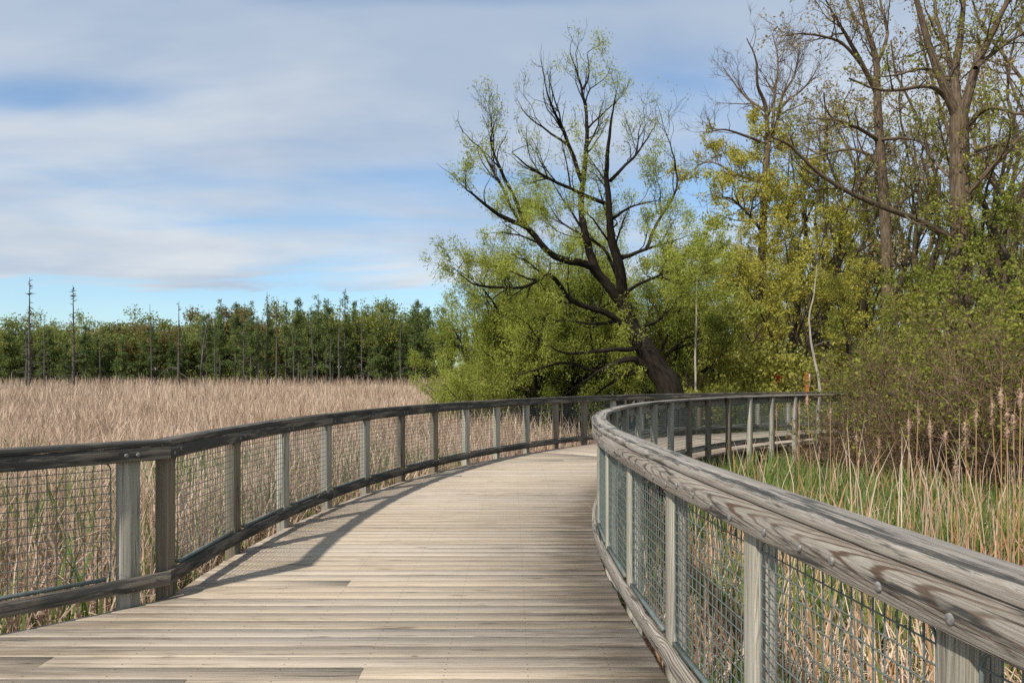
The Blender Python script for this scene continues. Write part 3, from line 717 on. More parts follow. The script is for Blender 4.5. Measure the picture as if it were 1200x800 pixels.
# ------------------------------------------------------------------ trees
class Skeleton:
    def __init__(s, seed): s.r = np.random.default_rng(seed); s.limbs = []; s.leafpts = []; s.leafdir = []
    def limb(s, pts, r0, r1, k=6):
        pts = np.asarray(pts, float)
        s.limbs.append((pts, np.linspace(r0, r1, len(pts))**1.0, k)); return pts, np.linspace(r0, r1, len(pts))
    def smooth_limb(s, ctrl, r0, r1, k=7, sub=4, wob=0.02):
        c = np.asarray(ctrl, float); n = len(c)
        if n < 3: pts = np.linspace(c[0], c[-1], sub+1)
        else:
            e = np.vstack([2*c[0]-c[1], c, 2*c[-1]-c[-2]]); out = []
            for i in range(1, n):
                p0, p1, p2, p3 = e[i-1], e[i], e[i+1], e[i+2]
                for t in np.linspace(0, 1, sub, endpoint=False):
                    out.append(0.5*((2*p1)+(-p0+p2)*t+(2*p0-5*p1+4*p2-p3)*t*t+(-p0+3*p1-3*p2+p3)*t**3))
            out.append(c[-1]); pts = np.array(out)
        L = np.linalg.norm(np.diff(pts, axis=0), axis=1).sum()
        pts[1:-1] += s.r.normal(0, wob*L/len(pts), (len(pts)-2, 3))
        return s.limb(pts, r0, r1, k)
    def grow(s, p, d, L, r, seg=5, wob=0.25, up=0.1, k=4):
        pts = [np.array(p, float)]; d = np.array(d, float)
        for i in range(seg):
            d = d+s.r.normal(0, wob, 3)+np.array((0, 0, up)); d /= np.linalg.norm(d)
            pts.append(pts[-1]+d*L/seg)
        return s.limb(pts, r, max(r*0.25, 0.003), k)
    def sprout(s, limb, levels, lens, dens, ang=(0.5, 1.1), up=0.1, tmin=0.2, leaf=0.0, rmin=0.006, wob=0.22, leaf_from=0.15):
        """side shoots of a limb, then shoots of the shoots; leaf = points per metre on the last level"""
        pts, rad = limb; cum = np.concatenate([[0], np.cumsum(np.linalg.norm(np.diff(pts, axis=0), axis=1))]); L = cum[-1]
        n = s.r.poisson(max(L*(1-tmin)*dens[0], 0.01))
        for _ in range(n):
            t = tmin+(1-tmin)*s.r.random()**0.8; x = t*L; i = min(np.searchsorted(cum, x), len(pts)-1); i = max(i, 1)
            f = (x-cum[i-1])/max(cum[i]-cum[i-1], 1e-6); p = pts[i-1]*(1-f)+pts[i]*f; rr = rad[i-1]*(1-f)+rad[i]*f
            tg = pts[i]-pts[i-1]; tg /= np.linalg.norm(tg)+1e-9
            q = np.cross(tg, s.r.normal(size=3)); q /= np.linalg.norm(q)+1e-9
            a = s.r.uniform(*ang); d = tg*math.cos(a)+q*math.sin(a)
            l = lens[0]*s.r.uniform(0.5, 1.25)*(1-0.45*t)
            r = max(min(rr*0.6, l*0.022), rmin)
            lb = s.grow(p, d, l, r, 5 if levels > 1 else 3, wob, up, 5 if r > 0.04 else (4 if r > 0.015 else 3))
            if levels > 1: s.sprout(lb, levels-1, lens[1:], dens[1:], ang, up, 0.15, leaf, rmin, wob, leaf_from)
            if leaf > 0: s.leaves_on(lb[0], leaf*(1.0 if levels == 1 else 0.45 if levels == 2 else 0.12), leaf_from if levels == 1 else 0.3)
    def leaves_on(s, pts, per_m, frm=0.15):
        seg = np.linalg.norm(np.diff(pts, axis=0), axis=1); L = seg.sum(); n = s.r.poisson(L*per_m)
        if n < 1: return
        t = frm+(1-frm)*s.r.random(n); cum = np.concatenate([[0], np.cumsum(seg)])/L
        pos = np.stack([np.interp(t, cum, pts[:, a]) for a in range(3)], 1)
        s.leafpts.append(pos); dd = pts[-1]-pts[0]; s.leafdir.append(np.tile(dd/(np.linalg.norm(dd)+1e-9), (n, 1)))
    def wood_mesh(s, name, mat):
        mb = MB()
        for p, r, k in s.limbs: tube(mb, p, r, k, u0=s.r.uniform(0, 5))
        return mb.build(name, mat, True)
    def leaf_mesh(s, name, mat, L, W, droop=0.0, spread=0.05, per=1, use_dir=True):
        pos = np.repeat(np.concatenate(s.leafpts), per, 0); dr = np.repeat(np.concatenate(s.leafdir), per, 0)
        pos = pos+s.r.normal(0, spread, pos.shape)
        V, Q = leaf_quads(s.r, pos, L, W, droop, dr*0.6 if use_dir else None)
        return mesh_quads(name, V, Q, mat)

def tree_obj(name, label, cat, loc, wood_me, leaf_me=None, rz=0.0, sc=1.0, group=None, trunk='trunk', crown='crown'):
    r = empty(name, loc, rz); r.scale = (sc, sc, sc) if np.isscalar(sc) else sc
    tag(r, label, cat, group)
    obj(trunk, wood_me, r)
    if leaf_me is not None: obj(crown, leaf_me, r)
    return r
def again(src, loc, rz, sc, label=None):
    c = copy_tree(src); c.location = loc; c.rotation_euler = (0, 0, rz); c.scale = (sc, sc, sc) if np.isscalar(sc) else sc
    if label: c["label"] = label
    return c

# --- the leaning willow beside the boardwalk
def leaning_willow():
    s = Skeleton(101); Z0 = 23.0; base = P(792, 470, Z0); base[2] = GZ-0.1; rg = s.r
    def tr(pp, dz0=0.0, dz1=0.0): # traced limb: pixel points given real depth, drifting towards or away from us
        n = len(pp); return [P(x, y, Z0+dz0+(dz1-dz0)*i/(n-1))-base for i, (x, y) in enumerate(pp)]
    A = s.smooth_limb([np.zeros(3)]+tr([(786, 459), (770, 432), (752, 402), (739, 381), (730, 350)]), 0.46, 0.20, 12, 5)
    B = s.smooth_limb(tr([(731, 352), (725, 310), (717, 282), (714, 249), (711, 205), (714, 161), (720, 117)], 0, -1.5), 0.19, 0.02, 9, 4, 0.035)
    C = s.smooth_limb(tr([(733, 362), (702, 322), (686, 309), (650, 301), (618, 268), (585, 252), (557, 230), (540, 216)], 0, -2.5), 0.17, 0.012, 9, 4, 0.035)
    D = s.smooth_limb(tr([(700, 320), (689, 287), (681, 243), (686, 188), (688, 144), (681, 100), (668, 62)], 0, 1.2), 0.15, 0.015, 8, 4, 0.035)
    lim = [B, C, D]
    for pp, a, b, r in (([(618, 268), (598, 221), (576, 172), (582, 139)], -1, -2, 0.10), ([(610, 262), (568, 183), (543, 155)], -1, 0.5, 0.07),
                        ([(683, 105), (690, 88), (688, 62)], 1, 1, 0.06), ([(683, 215), (661, 155), (645, 122), (637, 88)], 0.6, -1, 0.11),
                        ([(668, 172), (628, 144), (612, 128)], 0.2, 1.5, 0.06), ([(714, 240), (667, 221), (617, 194), (600, 178)], -0.3, -2.5, 0.10),
                        ([(723, 304), (755, 293), (799, 279)], 0, -1.5, 0.12), ([(757, 292), (771, 260), (793, 221), (788, 177), (777, 146)], -.3, 1.5, 0.09),
                        ([(718, 256), (738, 243), (766, 236)], -.5, -2, 0.08), ([(715, 212), (749, 177), (768, 148)], -.8, 1, 0.08),
                        ([(728, 345), (755, 330), (790, 318), (815, 322)], 0, -3, 0.09),
                        ([(726, 330), (705, 290), (660, 262), (640, 235)], 0, 3.0, 0.10), ([(740, 385), (711, 368), (670, 352), (645, 322), (612, 337), (562, 335), (535, 318)], 0, -3.0, 0.16),
                        ([(755, 408), (711, 410), (667, 414), (640, 405)], 0, -2.0, 0.13), ([(766, 436), (738, 420), (700, 436), (661, 463)], 0, -1.2, 0.20),
                        ([(762, 430), (722, 445), (689, 468)], 0.3, 1.5, 0.16), ([(735, 372), (700, 380), (660, 375), (625, 388)], 0, 2.0, 0.10),
                        ([(745, 392), (775, 372), (800, 345)], 0, 2.5, 0.10), ([(700, 436), (665, 425), (630, 432), (600, 445)], -.6, -2.5, 0.08)):
        lim.append(s.smooth_limb(tr(pp, a, b), r*0.72, 0.009, 7, 4, 0.045))
    s.sprout((A[0][8:], A[1][8:]), 3, (1.3, 0.7, 0.4), (5.0, 3.6, 4.2), (0.6, 1.4), 0.05, 0.0, 34.0, 0.005)
    for i, l in enumerate(lim):
        top = np.mean(l[0][:, 2]+base[2]) > 7.4
        low = np.mean(l[0][:, 2]+base[2]) < 3.0
        hi = np.mean(l[0][:, 2]+base[2]) > 9.0
        s.sprout(l, 3, (1.2, 0.7, 0.4) if low else (2.0, 1.1, 0.6), (1.2, 2.4, 3.0) if low else (2.4, 2.6, 3.0), (0.4, 1.0) if low else (0.3, 0.85), 0.06 if low else 0.13, 0.18,
                 1.2 if hi else 3.2 if top else 9.0 if low else 26.0, 0.0055)
        # bare tips
        s.grow(l[0][-1], l[0][-1]-l[0][-2], 0.9, 0.015, 4, 0.2, 0.1, 3)
    wm = s.wood_mesh('trunk', M['bark_willow']); lm = s.leaf_mesh('crown', M['leaf_willow'], 0.105, 0.024, 0.15, 0.10, 7)
    tree_obj('willow_tree', 'big leaning willow with dark bare upper limbs and sparse fresh leaves beside the boardwalk bend', 'tree', tuple(base), wm, lm)
leaning_willow()

def bushy(seed, H, R, n, lens, dens, leaf, L, W, wood, lmat, up=0.12, lean=(0, 0), r0=0.06, low=0.1, droop=0.0, spread=0.12, wobble=0.14, per=2):
    """many stems from one stool, leafy to the ground"""
    s = Skeleton(seed)
    for i in range(n):
        a = s.r.uniform(0, 2*math.pi); o = s.r.uniform(0.15, 1.0); h = H*s.r.uniform(0.65, 1.0)*(1-0.25*o)
        d = np.array((math.cos(a)*o*R/H+lean[0], math.sin(a)*o*R/H+lean[1], 1.0))
        l = s.grow((math.cos(a)*0.2*o*R*0.5, math.sin(a)*0.2*o*R*0.5, -0.1), d, h, r0*s.r.uniform(0.6, 1.1), 8, wobble, 0.02, 5)
        s.sprout(l, len(lens), lens, dens, (0.4, 1.1), up, low, leaf, 0.004)
    return s.wood_mesh('trunk', wood), (s.leaf_mesh('crown', lmat, L, W, droop, spread, per) if leaf else None)

def at(px, Z, z=GZ): return ((px-600)/F*Z, Z, z)
# green willows to the left of it
w = bushy(201, 7.6, 4.4, 12, (2.2, 1.1, 0.5), (2.0, 2.8, 3.4), 24, 0.115, 0.028, M['bark_willow'], M['leaf_willow'], 0.03, r0=0.13, low=0.12, per=5)
WB = tree_obj('willow_tree', 'round fresh green willow standing left of the leaning willow, overhanging the reed field', 'tree', at(632, 28), *w)
w = bushy(202, 4.6, 3.6, 13, (1.6, 0.9, 0.45), (2.2, 3.0, 3.4), 26, 0.105, 0.026, M['bark_dark'], M['leaf_willow'], 0.0, r0=0.07, low=0.1, droop=0.2, per=5)
bw = tree_obj('willow_shrub', 'low bright green willow shrub spreading over the reeds at the rail, lowest of the willows', 'shrub', at(565, 26.5), *w)
bw.scale = (0.9, 0.9, 0.85)
again(bw, at(545, 29), 2.1, (0.75, 0.75, 0.66), 'small green willow shrub at the far left tip of the willow group')
again(bw, at(690, 31), 4.0, (1.1, 1.1, 1.25), 'tall bushy willow shrub directly behind the trunk of the leaning willow')
again(WB, at(567, 31), 2.5, (0.82, 0.82, 0.92), 'feathery willow at the outer left of the willow group, against the sky')
again(WB, at(700, 30), 4.4, (0.95, 0.95, 0.98), 'full green willow crown just left of the leaning trunk and behind its low limbs')
again(WB, at(655, 29), 3.3, (0.9, 0.9, 1.28), 'tallest of the green willow crowns behind the left limbs of the leaning willow')
again(WB, at(735, 30), 5.2, (0.9, 0.9, 1.30), 'high green willow crown filling the middle of the leaning willow from behind')
again(WB, at(605, 30), 0.7, (0.8, 0.8, 1.12), 'airy green willow crown between the outer left willow and the tallest one')
again(WB, at(770, 33), 1.4, (0.9, 0.9, 1.0), 'green willow crown right of the leaning trunk, behind it')

# --- generic broadleaf trees
def broadleaf(seed, H, trunk_h, r0, forks, lens, dens, leaf, L, W, wood, lmat, spread=0.12, leaf_low=0.15, wob=0.05, open_=0.75, tmin=0.15, up=0.12, trunk_leaf=True, per=1):
    s = Skeleton(seed); rg = s.r
    tp = [(0, 0, -0.15)]
    for z in np.linspace(0.2, trunk_h, 4): tp.append((rg.normal(0, wob*z), rg.normal(0, wob*z), z))
    tr = s.smooth_limb(tp, r0, r0*0.72, 9, 4, 0.01)
    top = tr[0][-1]; limbs = []
    for i in range(forks):
        a = i*2*math.pi/forks+rg.uniform(-.5, .5); o = open_*rg.uniform(0.3, 1.0)
        d = np.array((math.cos(a)*o, math.sin(a)*o, 1.0)); l = (H-trunk_h)*rg.uniform(0.75, 1.05)/math.sqrt(1+o*o*0.4)
        limbs.append(s.grow(top-np.array((0, 0, rg.uniform(0, trunk_h*0.25))), d/np.linalg.norm(d), l, r0*0.5*rg.uniform(0.7, 1.0), 8, 0.13, 0.10, 7))
    for l in limbs: s.sprout(l, len(lens), lens, dens, (0.45, 1.1), up, tmin, leaf, 0.006)
    if trunk_leaf: s.sprout(tr, len(lens), [q*0.8 for q in lens], [q*0.6 for q in dens], (0.8, 1.5), up, leaf_low, leaf, 0.006)
    return s.wood_mesh('trunk', wood), (s.leaf_mesh('crown', lmat, L, W, 0.0, spread, per) if leaf else None)

# --- the three big trees of the wood on the right, limbs traced at their real distance
def big_maple():
    s = Skeleton(301); Z0 = 27.0; base = P(1124, 470, Z0); base[2] = GZ-0.1
    def tr(pp, a=0.0, b=0.0):
        n = len(pp); return [P(x, y, Z0+a+(b-a)*i/(n-1))-base for i, (x, y) in enumerate(pp)]
    T = s.smooth_limb([np.zeros(3)]+tr([(1126, 400), (1126, 300), (1125, 220), (1124, 150), (1123, 128)]), 0.40, 0.29, 12, 4, 0.01)
    lim = []
    for pp, a, b, r in (([(1120, 135), (1111, 112), (1092, 64), (1077, 11), (1062, -45), (1050, -110)], 0, -1, 0.30), ([(1122, 130), (1119, 90), (1126, 37), (1130, -10), (1136, -90)], 0, 1, 0.30),
                        ([(1128, 135), (1145, 75), (1167, 30), (1184, -8), (1205, -70)], 0, -1.5, 0.30), ([(1119, 100), (1110, 60), (1098, 20), (1092, -40)], 0.2, 2, 0.2),
                        ([(1113, 118), (1096, 104), (1081, 101), (1050, 106), (1025, 104), (995, 92)], 0, -2, 0.16), ([(1116, 95), (1098, 84), (1077, 81), (1050, 88), (1032, 90)], 0.3, 2, 0.13),
                        ([(1132, 150), (1148, 133), (1165, 126), (1200, 134), (1240, 120)], 0, -2, 0.17), ([(1143, 80), (1165, 62), (1197, 41), (1230, 36)], -.7, 1, 0.14),
                        ([(1128, 235), (1149, 210), (1175, 184), (1200, 157), (1235, 130)], 0, -2, 0.18),
                        ([(1122, 285), (1085, 262), (1044, 246), (1002, 229), (961, 204), (927, 172), (905, 161)], 0, -2.5, 0.22),
                        ([(1128, 190), (1160, 170), (1190, 175)], 0, 2, 0.10), ([(1122, 215), (1095, 190), (1075, 160)], 0, 2, 0.10)):
        lim.append(s.smooth_limb(tr(pp, a, b), r*0.62, 0.03, 8))
    for l in lim: s.sprout(l, 3, (2.4, 1.3, 0.7), (1.7, 3.0, 3.6), (0.4, 1.0), 0.10, 0.12, 2.2, 0.007)
    s.sprout(T, 3, (2.0, 1.1, 0.6), (2.4, 3.2, 3.4), (0.7, 1.4), 0.1, 0.30, 9, 0.006)
    tree_obj('maple_tree', 'massive brown tree with a thick trunk forking into bare upward limbs, largest in the wood', 'tree', tuple(base),
             s.wood_mesh('trunk', M['bark_brown']), s.leaf_mesh('crown', M['leaf_shrub'], 0.11, 0.08, 0, 0.11, 4))
big_maple()
def mid_maple():
    s = Skeleton(302); Z0 = 32.0; base = P(1040, 470, Z0); base[2] = GZ-0.1
    def tr(pp, a=0.0, b=0.0):
        n = len(pp); return [P(x, y, Z0+a+(b-a)*i/(n-1))-base for i, (x, y) in enumerate(pp)]
    T = s.smooth_limb([np.zeros(3)]+tr([(1041, 400), (1040, 320), (1037, 250), (1031, 170), (1028, 112), (1026, 67), (1012, 20), (1000, -50)]), 0.32, 0.06, 10, 4, 0.008)
    lim = [T]
    for pp, a, b, r in (([(1027, 108), (1002, 60), (980, 22), (962, -10)], 0, -2, 0.16), ([(1026, 80), (1040, 40), (1032, 0), (1040, -40)], 0, 2, 0.13), ([(1030, 165), (1005, 150), (975, 140), (945, 140)], 0, -2, 0.13),
                        ([(1029, 164), (1060, 162), (1098, 172)], 0, -2, 0.12), ([(1014, 82), (985, 50), (945, 40), (920, 42)], -1, -3, 0.10), ([(1005, 30), (985, -10), (950, -30)], 0, 2, 0.10),
                        ([(1033, 190), (1000, 175), (960, 180), (935, 165)], 0, 2, 0.12), ([(1036, 250), (1070, 225), (1090, 190)], 0, 3, 0.12)):
        lim.append(s.smooth_limb(tr(pp, a, b), r*0.75, 0.02, 7))
    for l in lim: s.sprout(l, 3, (2.4, 1.3, 0.75), (2.2, 3.4, 3.8), (0.4, 1.0), 0.10, 0.25, 2.6, 0.008)
    tree_obj('maple_tree', 'tall slender bare tree with crooked twiggy limbs, left neighbour of the massive forked tree', 'tree', tuple(base),
             s.wood_mesh('trunk', M['bark_brown']), s.leaf_mesh('crown', M['leaf_tan'], 0.13, 0.09, 0, 0.1, 2))
mid_maple()
def far_maple():
    s = Skeleton(303); Z0 = 38.0; base = P(890, 460, Z0); base[2] = GZ-0.1
    def tr(pp, a=0.0, b=0.0):
        n = len(pp); return [P(x, y, Z0+a+(b-a)*i/(n-1))-base for i, (x, y) in enumerate(pp)]
    T = s.smooth_limb([np.zeros(3)]+tr([(889, 400), (892, 330), (894, 270), (897, 210), (900, 160)]), 0.26, 0.17, 9, 4, 0.008)
    lim = []
    for pp, a, b, r in (([(900, 163), (897, 124), (888, 100), (886, 70), (875, 45)], 0, -2, 0.17), ([(901, 165), (909, 150), (917, 112), (931, 88), (938, 50)], 0, 1, 0.18), ([(899, 170), (875, 160), (850, 152), (832, 154)], 0, -2, 0.12),
                        ([(905, 155), (908, 110), (912, 70), (905, 40)], 0, 3, 0.13), ([(896, 130), (870, 110), (848, 80)], 0, 2, 0.10), ([(914, 125), (945, 100), (960, 75)], 0, 2, 0.10),
                        ([(896, 215), (865, 205), (835, 190), (815, 195)], 0, 2, 0.12), ([(892, 300), (920, 260), (935, 215)], 0, -2, 0.13), ([(893, 270), (860, 235), (835, 232)], 0, -3, 0.12)):
        lim.append(s.smooth_limb(tr(pp, a, b), r*0.75, 0.02, 7))
    for l in lim: s.sprout(l, 3, (2.4, 1.3, 0.8), (2.6, 3.8, 4.2), (0.4, 1.0), 0.10, 0.12, 0.0, 0.008)
    for l in [T]+lim[-3:]: s.sprout(l, 3, (2.6, 1.3, 0.7), (1.8, 2.8, 3.2), (0.5, 1.2), 0.05, 0.2, 14, 0.008)
    tree_obj('maple_tree', 'slim tree with a bare twiggy top and yellow leaves round its trunk behind the rail', 'tree', tuple(base),
             s.wood_mesh('trunk', M['bark_brown']), s.leaf_mesh('crown', M['leaf_yellow'], 0.125, 0.09, 0, 0.12, 6))
far_maple()

# --- prototypes for the wood behind, then copies
protos = []
specs = ((401, 11, 3.0, 0.20, 5, M['bark_dark'], M['leaf_yellow'], 5.0), (402, 13, 4.5, 0.24, 4, M['bark_dark'], M['leaf_olive'], 4.5),
         (403, 8, 2.0, 0.14, 5, M['bark_dark'], M['leaf_green'], 6.0), (404, 17, 6.5, 0.30, 4, M['bark_brown'], M['leaf_tan'], 1.3), (405, 14, 5.0, 0.26, 4, M['bark_dark'], M['leaf_yellow'], 3.2),
         (406, 16, 9.0, 0.30, 4, M['bark_dark'], M['leaf_olive'], 2.0))
for sd_, H, th, r0, fk, wd, lm, lf in specs:
    protos.append(broadleaf(sd_, H, th, r0*0.75, fk, (2.4, 1.3, 0.7), (1.7, 2.5, 3.0), lf*2.1, 0.115, 0.08, wd, lm, spread=0.10, per=5))
wood_trees = [  # prototype, pixel column, distance, height factor, label
    (0, 835, 33, 0.80, 'yellow green young tree by the pale sapling just behind the boardwalk'),
    (2, 805, 29, 0.95, 'fresh green small tree between leaning willow and pale sapling'),
    (0, 925, 34, 0.98, 'golden leaved tree in front of the slim bare topped tree, near the rail end'),
    (1, 975, 41, 0.95, 'dark stemmed olive tree behind the crooked pale stem and orange post'),
    (4, 948, 37, 0.85, 'yellow leaved dark trunked tree leaning over the orange post'),
    (3, 1012, 47, 0.95, 'tan budded tall tree deep in the wood between two big trunks'),
    (1, 1075, 40, 0.95, 'olive green tree filling the gap beside the massive trunk'),
    (3, 1165, 36, 0.95, 'tan budded tree to the right of the massive forked tree'),
    (2, 1185, 25, 1.00, 'fresh green tree at the right edge behind the brown thicket'),
    (2, 1065, 26, 0.75, 'small green tree in front of the massive trunk, above the thicket'),
    (0, 1000, 31, 0.72, 'low yellow green tree above the brambles at the end of the rail'),
    (5, 972, 35, 1.0, 'straight dark trunked tree nearest to the crooked pale stem'),
    (5, 1018, 40, 1.1, 'slim dark trunked tree between the dark straight one and the crooked bare tree'),
    (5, 1090, 33, 0.95, 'dark trunked slender tree close against the left of the massive trunk'),
    (5, 1066, 44, 1.15, 'dark thin trunk between the crooked bare tree and the massive tree, farther back'),
    (5, 930, 42, 1.05, 'dark trunk behind the golden leaves, beside the slim bare topped tree'),
    (5, 1170, 31, 1.0, 'dark trunked tree right of the massive one, rising out of the thicket'),
    (3, 960, 44, 1.30, 'high tan crowned tree between the slim bare topped tree and the crooked bare tree'),
    (3, 1085, 42, 1.42, 'very tall tan crowned tree seen in the gap left of the massive forked trunk'),
    (3, 1180, 38, 1.50, 'tallest tan crowned tree, filling the upper right corner'),
    (3, 1230, 33, 1.35, 'tan crowned tree half outside the right edge'),
    (1, 1010, 50, 1.35, 'high olive crown behind the crooked bare tree'),
    (1, 1150, 46, 1.40, 'high olive crown behind the massive forked tree'),
    (4, 870, 44, 0.85, 'yellowish tree behind the slim bare topped tree')]
first = {}
rgp = random.Random(77)
for k, px, Z, sc, lab in wood_trees:
    if k not in first:
        first[k] = tree_obj('woodland_tree', lab, 'tree', at(px, Z), protos[k][0], protos[k][1], rgp.uniform(0, 6), sc, 'spring trees of the wood behind the boardwalk')
    else: again(first[k], at(px, Z), rgp.uniform(0, 6), sc, lab)
for i in range(80):                                             # deeper in the wood
    k = rgp.choice((0, 1, 1, 3, 4, 4, 2)); Z = rgp.uniform(46, 80); px = rgp.uniform(770, 1290)
    sc = rgp.uniform(0.75, 1.1)*(1.0 if px > 860 else 0.72)
    c = again(first[k], at(px, Z), rgp.uniform(0, 6), sc, {0: 'yellow green tree far back in the wood', 1: 'olive tree far back in the wood', 2: 'green understorey tree far back in the wood',
              3: 'bare tan tree far back in the wood', 4: 'golden leaved tree far back in the wood'}[k])
    c['group'] = 'trees far back in the wood'

# --- undergrowth of the wood
def scatter_mass(name, label, seed, centres, L, W, per, mat, flat=0.75):
    rng = np.random.default_rng(seed); pos = []
    for (x, y, z, r) in centres:
        n = int(per*r*r); d = rand_dirs(rng, n); rad = r*rng.random(n)[:, None]**0.45
        p = np.array((x, y, z))+d*rad*np.array((1, 1, flat)); pos.append(p[p[:, 2] > GZ-0.05])
    V, Q = leaf_quads(rng, np.concatenate(pos), L, W)
    o = obj(name, mesh_quads(name, V, Q, mat)); tag(o, label, 'undergrowth', kind='stuff'); return o
rng0 = np.random.default_rng(55)
cs = [(*at(px, Z)[:2], GZ+rng0.uniform(0.3, 3.6), rng0.uniform(0.9, 1.7)) for px, Z in zip(rng0.uniform(760, 1260, 170), rng0.uniform(29, 56, 170))]
scatter_mass('undergrowth', 'green and olive undergrowth between the trunks of the wood', 56, cs, 0.17, 0.12, 420, M['leaf_olive'])
cs = [(*at(px, Z)[:2], GZ+rng0.uniform(0.2, 1.6), rng0.uniform(0.5, 1.1)) for px, Z in zip(rng0.uniform(790, 1010, 46), rng0.uniform(24, 30, 46))]
cs += [(*at(px, 23.6)[:2], GZ+0.9, 0.75) for px in (925, 938, 950, 962, 975)]
scatter_mass('undergrowth', 'low fresh green bushes right behind the far boardwalk rail', 57, cs, 0.12, 0.085, 900, M['leaf_shrub'])

# --- brown thicket at the right
pA = bushy(501, 4.1, 2.5, 24, (1.2, 0.7, 0.4), (3.2, 4.2, 4.2), 3.6, 0.068, 0.048, M['twig'], M['leaf_shrub'], 0.06, r0=0.028, low=0.1, spread=0.03, wobble=0.2)
pB = bushy(502, 3.0, 2.3, 26, (1.1, 0.6, 0.35), (3.6, 4.6, 4.6), 3.0, 0.06, 0.045, M['twig'], M['bramble'], 0.0, r0=0.02, low=0.05, spread=0.03, wobble=0.25)
pC = bushy(503, 5.4, 2.6, 13, (1.5, 0.8, 0.45), (2.4, 3.4, 3.8), 9, 0.085, 0.06, M['twig'], M['leaf_shrub'], 0.10, r0=0.035, low=0.2, spread=0.04)
sh = {}
for k, px, Z, sc, lab in (('C', 1000, 16.5, 0.72, 'tall loose green leaved shrub left of the brown thicket, past the rail end'), ('B', 985, 14.0, 0.72, 'tangle of reddish brown brambles over the end of the rail'),
                          ('A', 1062, 13.4, 0.88, 'brown twiggy shrub with small green leaves behind the cattail stalks'), ('B', 1110, 12.6, 0.80, 'low dark bramble tangle at the foot of the brown thicket'),
                          ('A', 1165, 12.0, 1.05, 'tall brown twiggy shrub at the right edge above the cattails'), ('C', 1120, 16.5, 0.92, 'tall green speckled shrub standing out above the brown thicket'),
                          ('A', 1225, 11.0, 1.05, 'twiggy brown shrub cut off by the right edge of the view'), ('C', 1195, 15.0, 1.0, 'high green leaved shrub behind the thicket at the right edge'),
                          ('B', 1035, 13.0, 0.60, 'short bramble clump nearest to the green marsh grass'), ('A', 1105, 14.6, 1.0, 'dense brown shrub in the middle of the thicket'), ('B', 1190, 11.2, 0.65, 'low bramble clump behind the tallest cattails')):
    wm, lm = {'A': pA, 'B': pB, 'C': pC}[k]
    if k not in sh: sh[k] = tree_obj('shrub', lab, 'shrub', at(px, Z), wm, lm, rgp.uniform(0, 6), sc, 'shrubs of the brown thicket', 'stems', 'foliage')
    else: again(sh[k], at(px, Z), rgp.uniform(0, 6), sc, lab)

# --- pale sapling, crooked pale stem, orange post, red sprig
def small_things():
    s = Skeleton(601); Z = 24.5; b = np.array(at(815, Z)); 
    l = s.smooth_limb([np.zeros(3), P(815, 420, Z)-b, P(816, 370, Z)-b, P(817, 322, Z)-b], 0.045, 0.014, 7)
    s.sprout(l, 2, (0.7, 0.3), (2.2, 3), (0.6, 1.1), 0.1, 0.3, 3, 0.004)
    tree_obj('sapling', 'thin straight pale sapling rising behind the far rail', 'tree', tuple(b), s.wood_mesh('trunk', M['bark_pale']), s.leaf_mesh('crown', M['leaf_yellow'], 0.12, 0.09))
    s = Skeleton(602); Z = 25.5; b = np.array(at(963, Z))
    l = s.smooth_limb([np.zeros(3), P(961, 455, Z)-b, P(953, 415, Z)-b, P(948, 375, Z)-b, P(954, 345, Z)-b, P(957, 310, Z)-b], 0.062, 0.012, 8)
    s.sprout(l, 2, (0.8, 0.3), (1.2, 3), (0.6, 1.1), 0.1, 0.5, 3, 0.004)
    tree_obj('sapling', 'crooked pale leaning stem beside the orange post', 'tree', tuple(b), s.wood_mesh('trunk', M['bark_pale']), s.leaf_mesh('crown', M['leaf_yellow'], 0.12, 0.09))
    x, y, z = at(945.5, 25.0); r = empty('marker_post', (x, y, z)); tag(r, 'orange marker post with a white strip behind the end of the far rail', 'post')
    h = P(945, 437, 25)[2]-z; mb = MB(); sweep(mb, [((-0.055, 0), (0, 1)), ((0.055, 0), (0, 1))], rect(-0.05, 0.05, 0, h, 0.012)); obj('post_body', mb.build('post_body', M['orange']), r)
    mb = MB(); box(mb, (0.06, -0.04, h-0.5), (0.10, 0.02, h-0.02)); obj('white_strip', mb.build('white_strip', M['white']), r)
    s = Skeleton(603); b = np.array(at(912, 24.0)); l = s.smooth_limb([np.zeros(3), P(910, 460, 24)-b, P(912, 443, 24)-b], 0.014, 0.006, 5)
    s.leafpts.append(np.tile(P(912, 443, 24)-b, (70, 1))); s.leafdir.append(np.tile([[0, 0, .1]], (70, 1)))
    tree_obj('sprig', 'single red leaved sprig among green bushes behind the far rail', 'plant', tuple(b), s.wood_mesh('stem', M['twig']), s.leaf_mesh('leaf_cluster', M['red_leaf'], 0.07, 0.05, 0, 0.05), trunk='stem', crown='leaf_cluster')
small_things()

